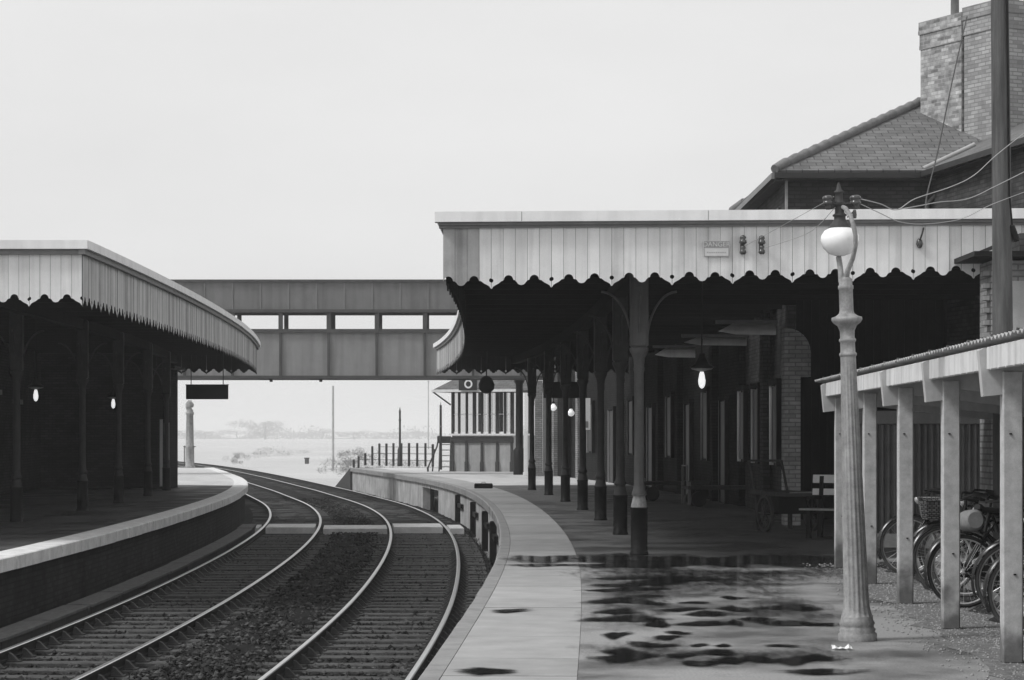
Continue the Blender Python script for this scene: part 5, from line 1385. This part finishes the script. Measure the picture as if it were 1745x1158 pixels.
# ---------------------------------------------------------------- trees and hedges in the mist
def tree(x, Y, h, w, zb, lab, seed, n=900, name='tree', trunk=True):
    t = thing(name, lab, 'tree' if name == 'tree' else 'bush', (x,Y,zb), 'trees and bushes in the misty field'); rr = random.Random(seed)
    if trunk:
        mb = MB(); mb.tube([(x,Y,zb),(x+.05*w*rr.uniform(-1,1),Y,zb+h*.35),(x,Y,zb+h*.7)], [.06*h,.045*h,.015*h], 8)
        for k in range(5):
            a = rr.uniform(0,2*PI); z0 = zb+h*rr.uniform(.3,.55); mb.tube([(x,Y,z0),(x+w*.3*math.cos(a),Y+w*.3*math.sin(a),z0+h*.22)], [.02*h,.006*h], 5)
        mb.build('trunk', M['bark'], t)
    cl = [(rr.gauss(0,.26)*w, rr.gauss(0,.24)*w, (h*(.48+.15*rr.gauss(0,1)) if trunk else h*rr.uniform(.25,.75)), rr.uniform(.14,.26)*w) for _ in range(13)]
    mb = MB()
    for i in range(n):
        cx, cy, cz, r = rr.choice(cl); d = Vector((rr.gauss(0,1),rr.gauss(0,1),rr.gauss(0,.8))).normalized()*r*rr.uniform(.55,1.05)
        p = Vector((x+cx,Y+cy,zb+max(.05,cz+d.z*min(1,.75*h/w)))) + Vector((d.x,d.y,0)); s = (.026 if n < 2000 else .026)*h*rr.uniform(.7,1.5)
        u = Vector((rr.gauss(0,1),rr.gauss(0,1),rr.gauss(0,1))).normalized()*s; v = u.orthogonal().normalized()*s*(rr.uniform(.5,.9) if trunk else rr.uniform(.12,.3)); u = u if trunk else u*1.7
        mb.mat(rr.choice([0,0,1])); mb.add([p-u,p-v*.7,p+u,p+v*.7], [(0,1,2,3)])
    mb.build('crown', [M['foliage'], M['foliage_b']], t, uv=False)
TR = [(452,300,6.2,8,'loose-crowned tree standing tallest in the mist above the tracks'),(405,330,4.6,9,'low round tree left of the tallest misty tree'),(548,320,4.6,8,'pale tree in the mist behind the distant telegraph pole'),
      (500,345,4.3,10,'broad low tree just right of the tallest misty tree'),(348,310,4.2,8,'small tree in the mist beside the water crane'),(604,300,4.4,6,'faint tree at the left end of the wire fence'),(660,330,4.4,9,'faint broad tree behind the wire fence'),(715,310,4.2,7,'faint tree behind the wooden steps'),(298,290,4.6,7,'tree in the mist between last left column and water crane')]
for i, (px_, Y, h, w, lab) in enumerate(TR):
    k = 5.0; Y *= k; tree((px_-872.5)*Y/4000, Y, (h-3.5)*k*.8+4.0, w*k*.8, -1.95, lab, 50+i, 2600)
BS = [(590,150,1.9,2.6,'low bush beside the platform ramp'),(612,165,2.4,3.0,'taller bush just behind the platform ramp'),(640,140,1.9,3.0,'low bush among the left fence posts'),(700,140,1.8,3.4,'low bush among the right fence posts'),(402,215,1.6,1.6,'tiny bush beside the far left platform edge'),(470,260,1.9,7,'long low bush in the field left of the telegraph pole')]
for i, (px_, Y, h, w, lab) in enumerate(BS): tree((px_-872.5)*Y/4000, Y, h, w, -1.42, lab, 90+i, 1500, 'bush', False)
# far hedge line, reads as one mass
mb = MB(); rr = random.Random(4)
for i in range(5200):
    x = rr.uniform(-300, 130); Y = 1640+rr.uniform(-14,14); z = -1.95+abs(rr.gauss(0,.5))*6.5*(.7+.5*math.sin(x*.07)+.3*math.sin(x*.17))
    s = rr.uniform(.5,1.1); u = Vector((rr.gauss(0,1),rr.gauss(0,1),rr.gauss(0,1))).normalized()*s; v = u.orthogonal().normalized()*s*.7; p = Vector((x,Y,max(-1.9,min(z,7))))
    mb.add([p-u,p-v,p+u,p+v], [(0,1,2,3)])
struct(mb.build('hedge', M['foliage'], uv=False), 'stuff')

# crumpled scrap of paper by the lamp post
mb = MB(); c = at(1434, 1108, 230); c.z = .012; rr = random.Random(2); V = []
for j in range(3):
    for i in range(7): V.append((c.x-.075+.025*i, c.y-.05+.05*j+rr.uniform(-.012,.012), .010+rr.uniform(0,.028)*(j == 1)+.01*(i%2)))
mb.add(V, [(j*7+i, j*7+i+1, (j+1)*7+i+1, (j+1)*7+i) for j in range(2) for i in range(6)])
tag(mb.build('paper_scrap', M['paint_white'], org=(c.x,c.y,0)), 'crumpled white scrap of paper lying before the lamp post base', 'litter')
# ================================================================== AIR, LIGHT, CAMERA
HZ = 0.0007
mb = MB(); mb.hexa([(-960,-80,-3.2),(960,-80,-3.2),(960,2050,-3.2),(-960,2050,-3.2),(-960,-80,11.2),(960,-80,11.2),(960,2050,11.2),(-960,2050,11.2)])
hm = bpy.data.materials.new('mist'); hm.use_nodes = True; nt = hm.node_tree; nt.nodes.clear()
o_ = nd(nt, 'ShaderNodeOutputMaterial'); pv = nd(nt, 'ShaderNodeVolumePrincipled')
pv.inputs['Color'].default_value = (1,1,1,1); pv.inputs['Density'].default_value = HZ; pv.inputs['Anisotropy'].default_value = .5
nt.links.new(pv.outputs[0], o_.inputs['Volume'])
struct(mb.build('haze', hm, uv=False), 'stuff')

SUN_EL, SUN_AZ = R(48), R(249)     # azimuth clockwise from +Y: behind and to the left
w = bpy.data.worlds.new('World'); SC.world = w; w.use_nodes = True; nt = w.node_tree; nt.nodes.clear(); L = nt.links.new
wo = nd(nt, 'ShaderNodeOutputWorld'); bg = nd(nt, 'ShaderNodeBackground'); sky = nd(nt, 'ShaderNodeTexSky'); sky.sky_type = 'NISHITA'; sky.sun_disc = False
sky.sun_elevation = SUN_EL; sky.sun_rotation = SUN_AZ; sky.dust_density = 6; sky.air_density = 2
bw = nd(nt, 'ShaderNodeRGBToBW'); L(sky.outputs[0], bw.inputs[0])
# overcast: an even pale deck of cloud with only a trace of the clear-sky gradient behind it
mr = nd(nt, 'ShaderNodeMapRange'); mr.inputs['From Min'].default_value = 0; mr.inputs['From Max'].default_value = 12; mr.inputs['To Min'].default_value = 7.9; mr.inputs['To Max'].default_value = 9.0
L(bw.outputs[0], mr.inputs['Value'])
tcw = nd(nt, 'ShaderNodeTexCoord'); cn = nd(nt, 'ShaderNodeTexNoise'); cn.inputs['Scale'].default_value = 3.5; cn.inputs['Detail'].default_value = 5; cn.inputs['Roughness'].default_value = .55
mpw = nd(nt, 'ShaderNodeMapping'); mpw.inputs['Scale'].default_value = (1, 1, 3.0); L(tcw.outputs['Generated'], mpw.inputs[0]); L(mpw.outputs[0], cn.inputs[0])
cr_ = nd(nt, 'ShaderNodeMapRange'); cr_.inputs['From Min'].default_value = .3; cr_.inputs['From Max'].default_value = .7; cr_.inputs['To Min'].default_value = .945; cr_.inputs['To Max'].default_value = 1.035; L(cn.outputs[0], cr_.inputs['Value'])
mlw = nd(nt, 'ShaderNodeMath', operation='MULTIPLY'); L(mr.outputs[0], mlw.inputs[0]); L(cr_.outputs[0], mlw.inputs[1])
L(mlw.outputs[0], bg.inputs['Color']); bg.inputs['Strength'].default_value = .1
L(bg.outputs[0], wo.inputs[0])
sl = bpy.data.lights.new('sun', 'SUN'); sl.energy = 2.2; sl.angle = R(14); sl.color = (1,1,1)
so = bpy.data.objects.new('sun', sl); COL.objects.link(so)
d = Vector((math.sin(SUN_AZ)*math.cos(SUN_EL), math.cos(SUN_AZ)*math.cos(SUN_EL), math.sin(SUN_EL)))
so.rotation_euler = (-d).to_track_quat('-Z', 'Y').to_euler(); so.location = d*30

cam = bpy.data.cameras.new('camera'); co = bpy.data.objects.new('camera', cam); COL.objects.link(co)
cam.sensor_fit = 'HORIZONTAL'; cam.sensor_width = 36; cam.lens = 36*4000/1745; cam.shift_y = 160/1745; cam.clip_end = 4000; cam.clip_start = .1
co.location = (0,0,1.6); co.rotation_euler = (PI/2,0,0); SC.camera = co
SC.view_settings.view_transform = 'Standard'; SC.view_settings.look = 'None'; SC.view_settings.exposure = 0; SC.view_settings.gamma = 1
SC.cycles.max_bounces = 8; SC.cycles.diffuse_bounces = 4; SC.cycles.volume_bounces = 3; SC.cycles.transparent_max_bounces = 12
SC.cycles.use_denoising = True
for o in ALL:
    if '_o' in o: del o['_o']
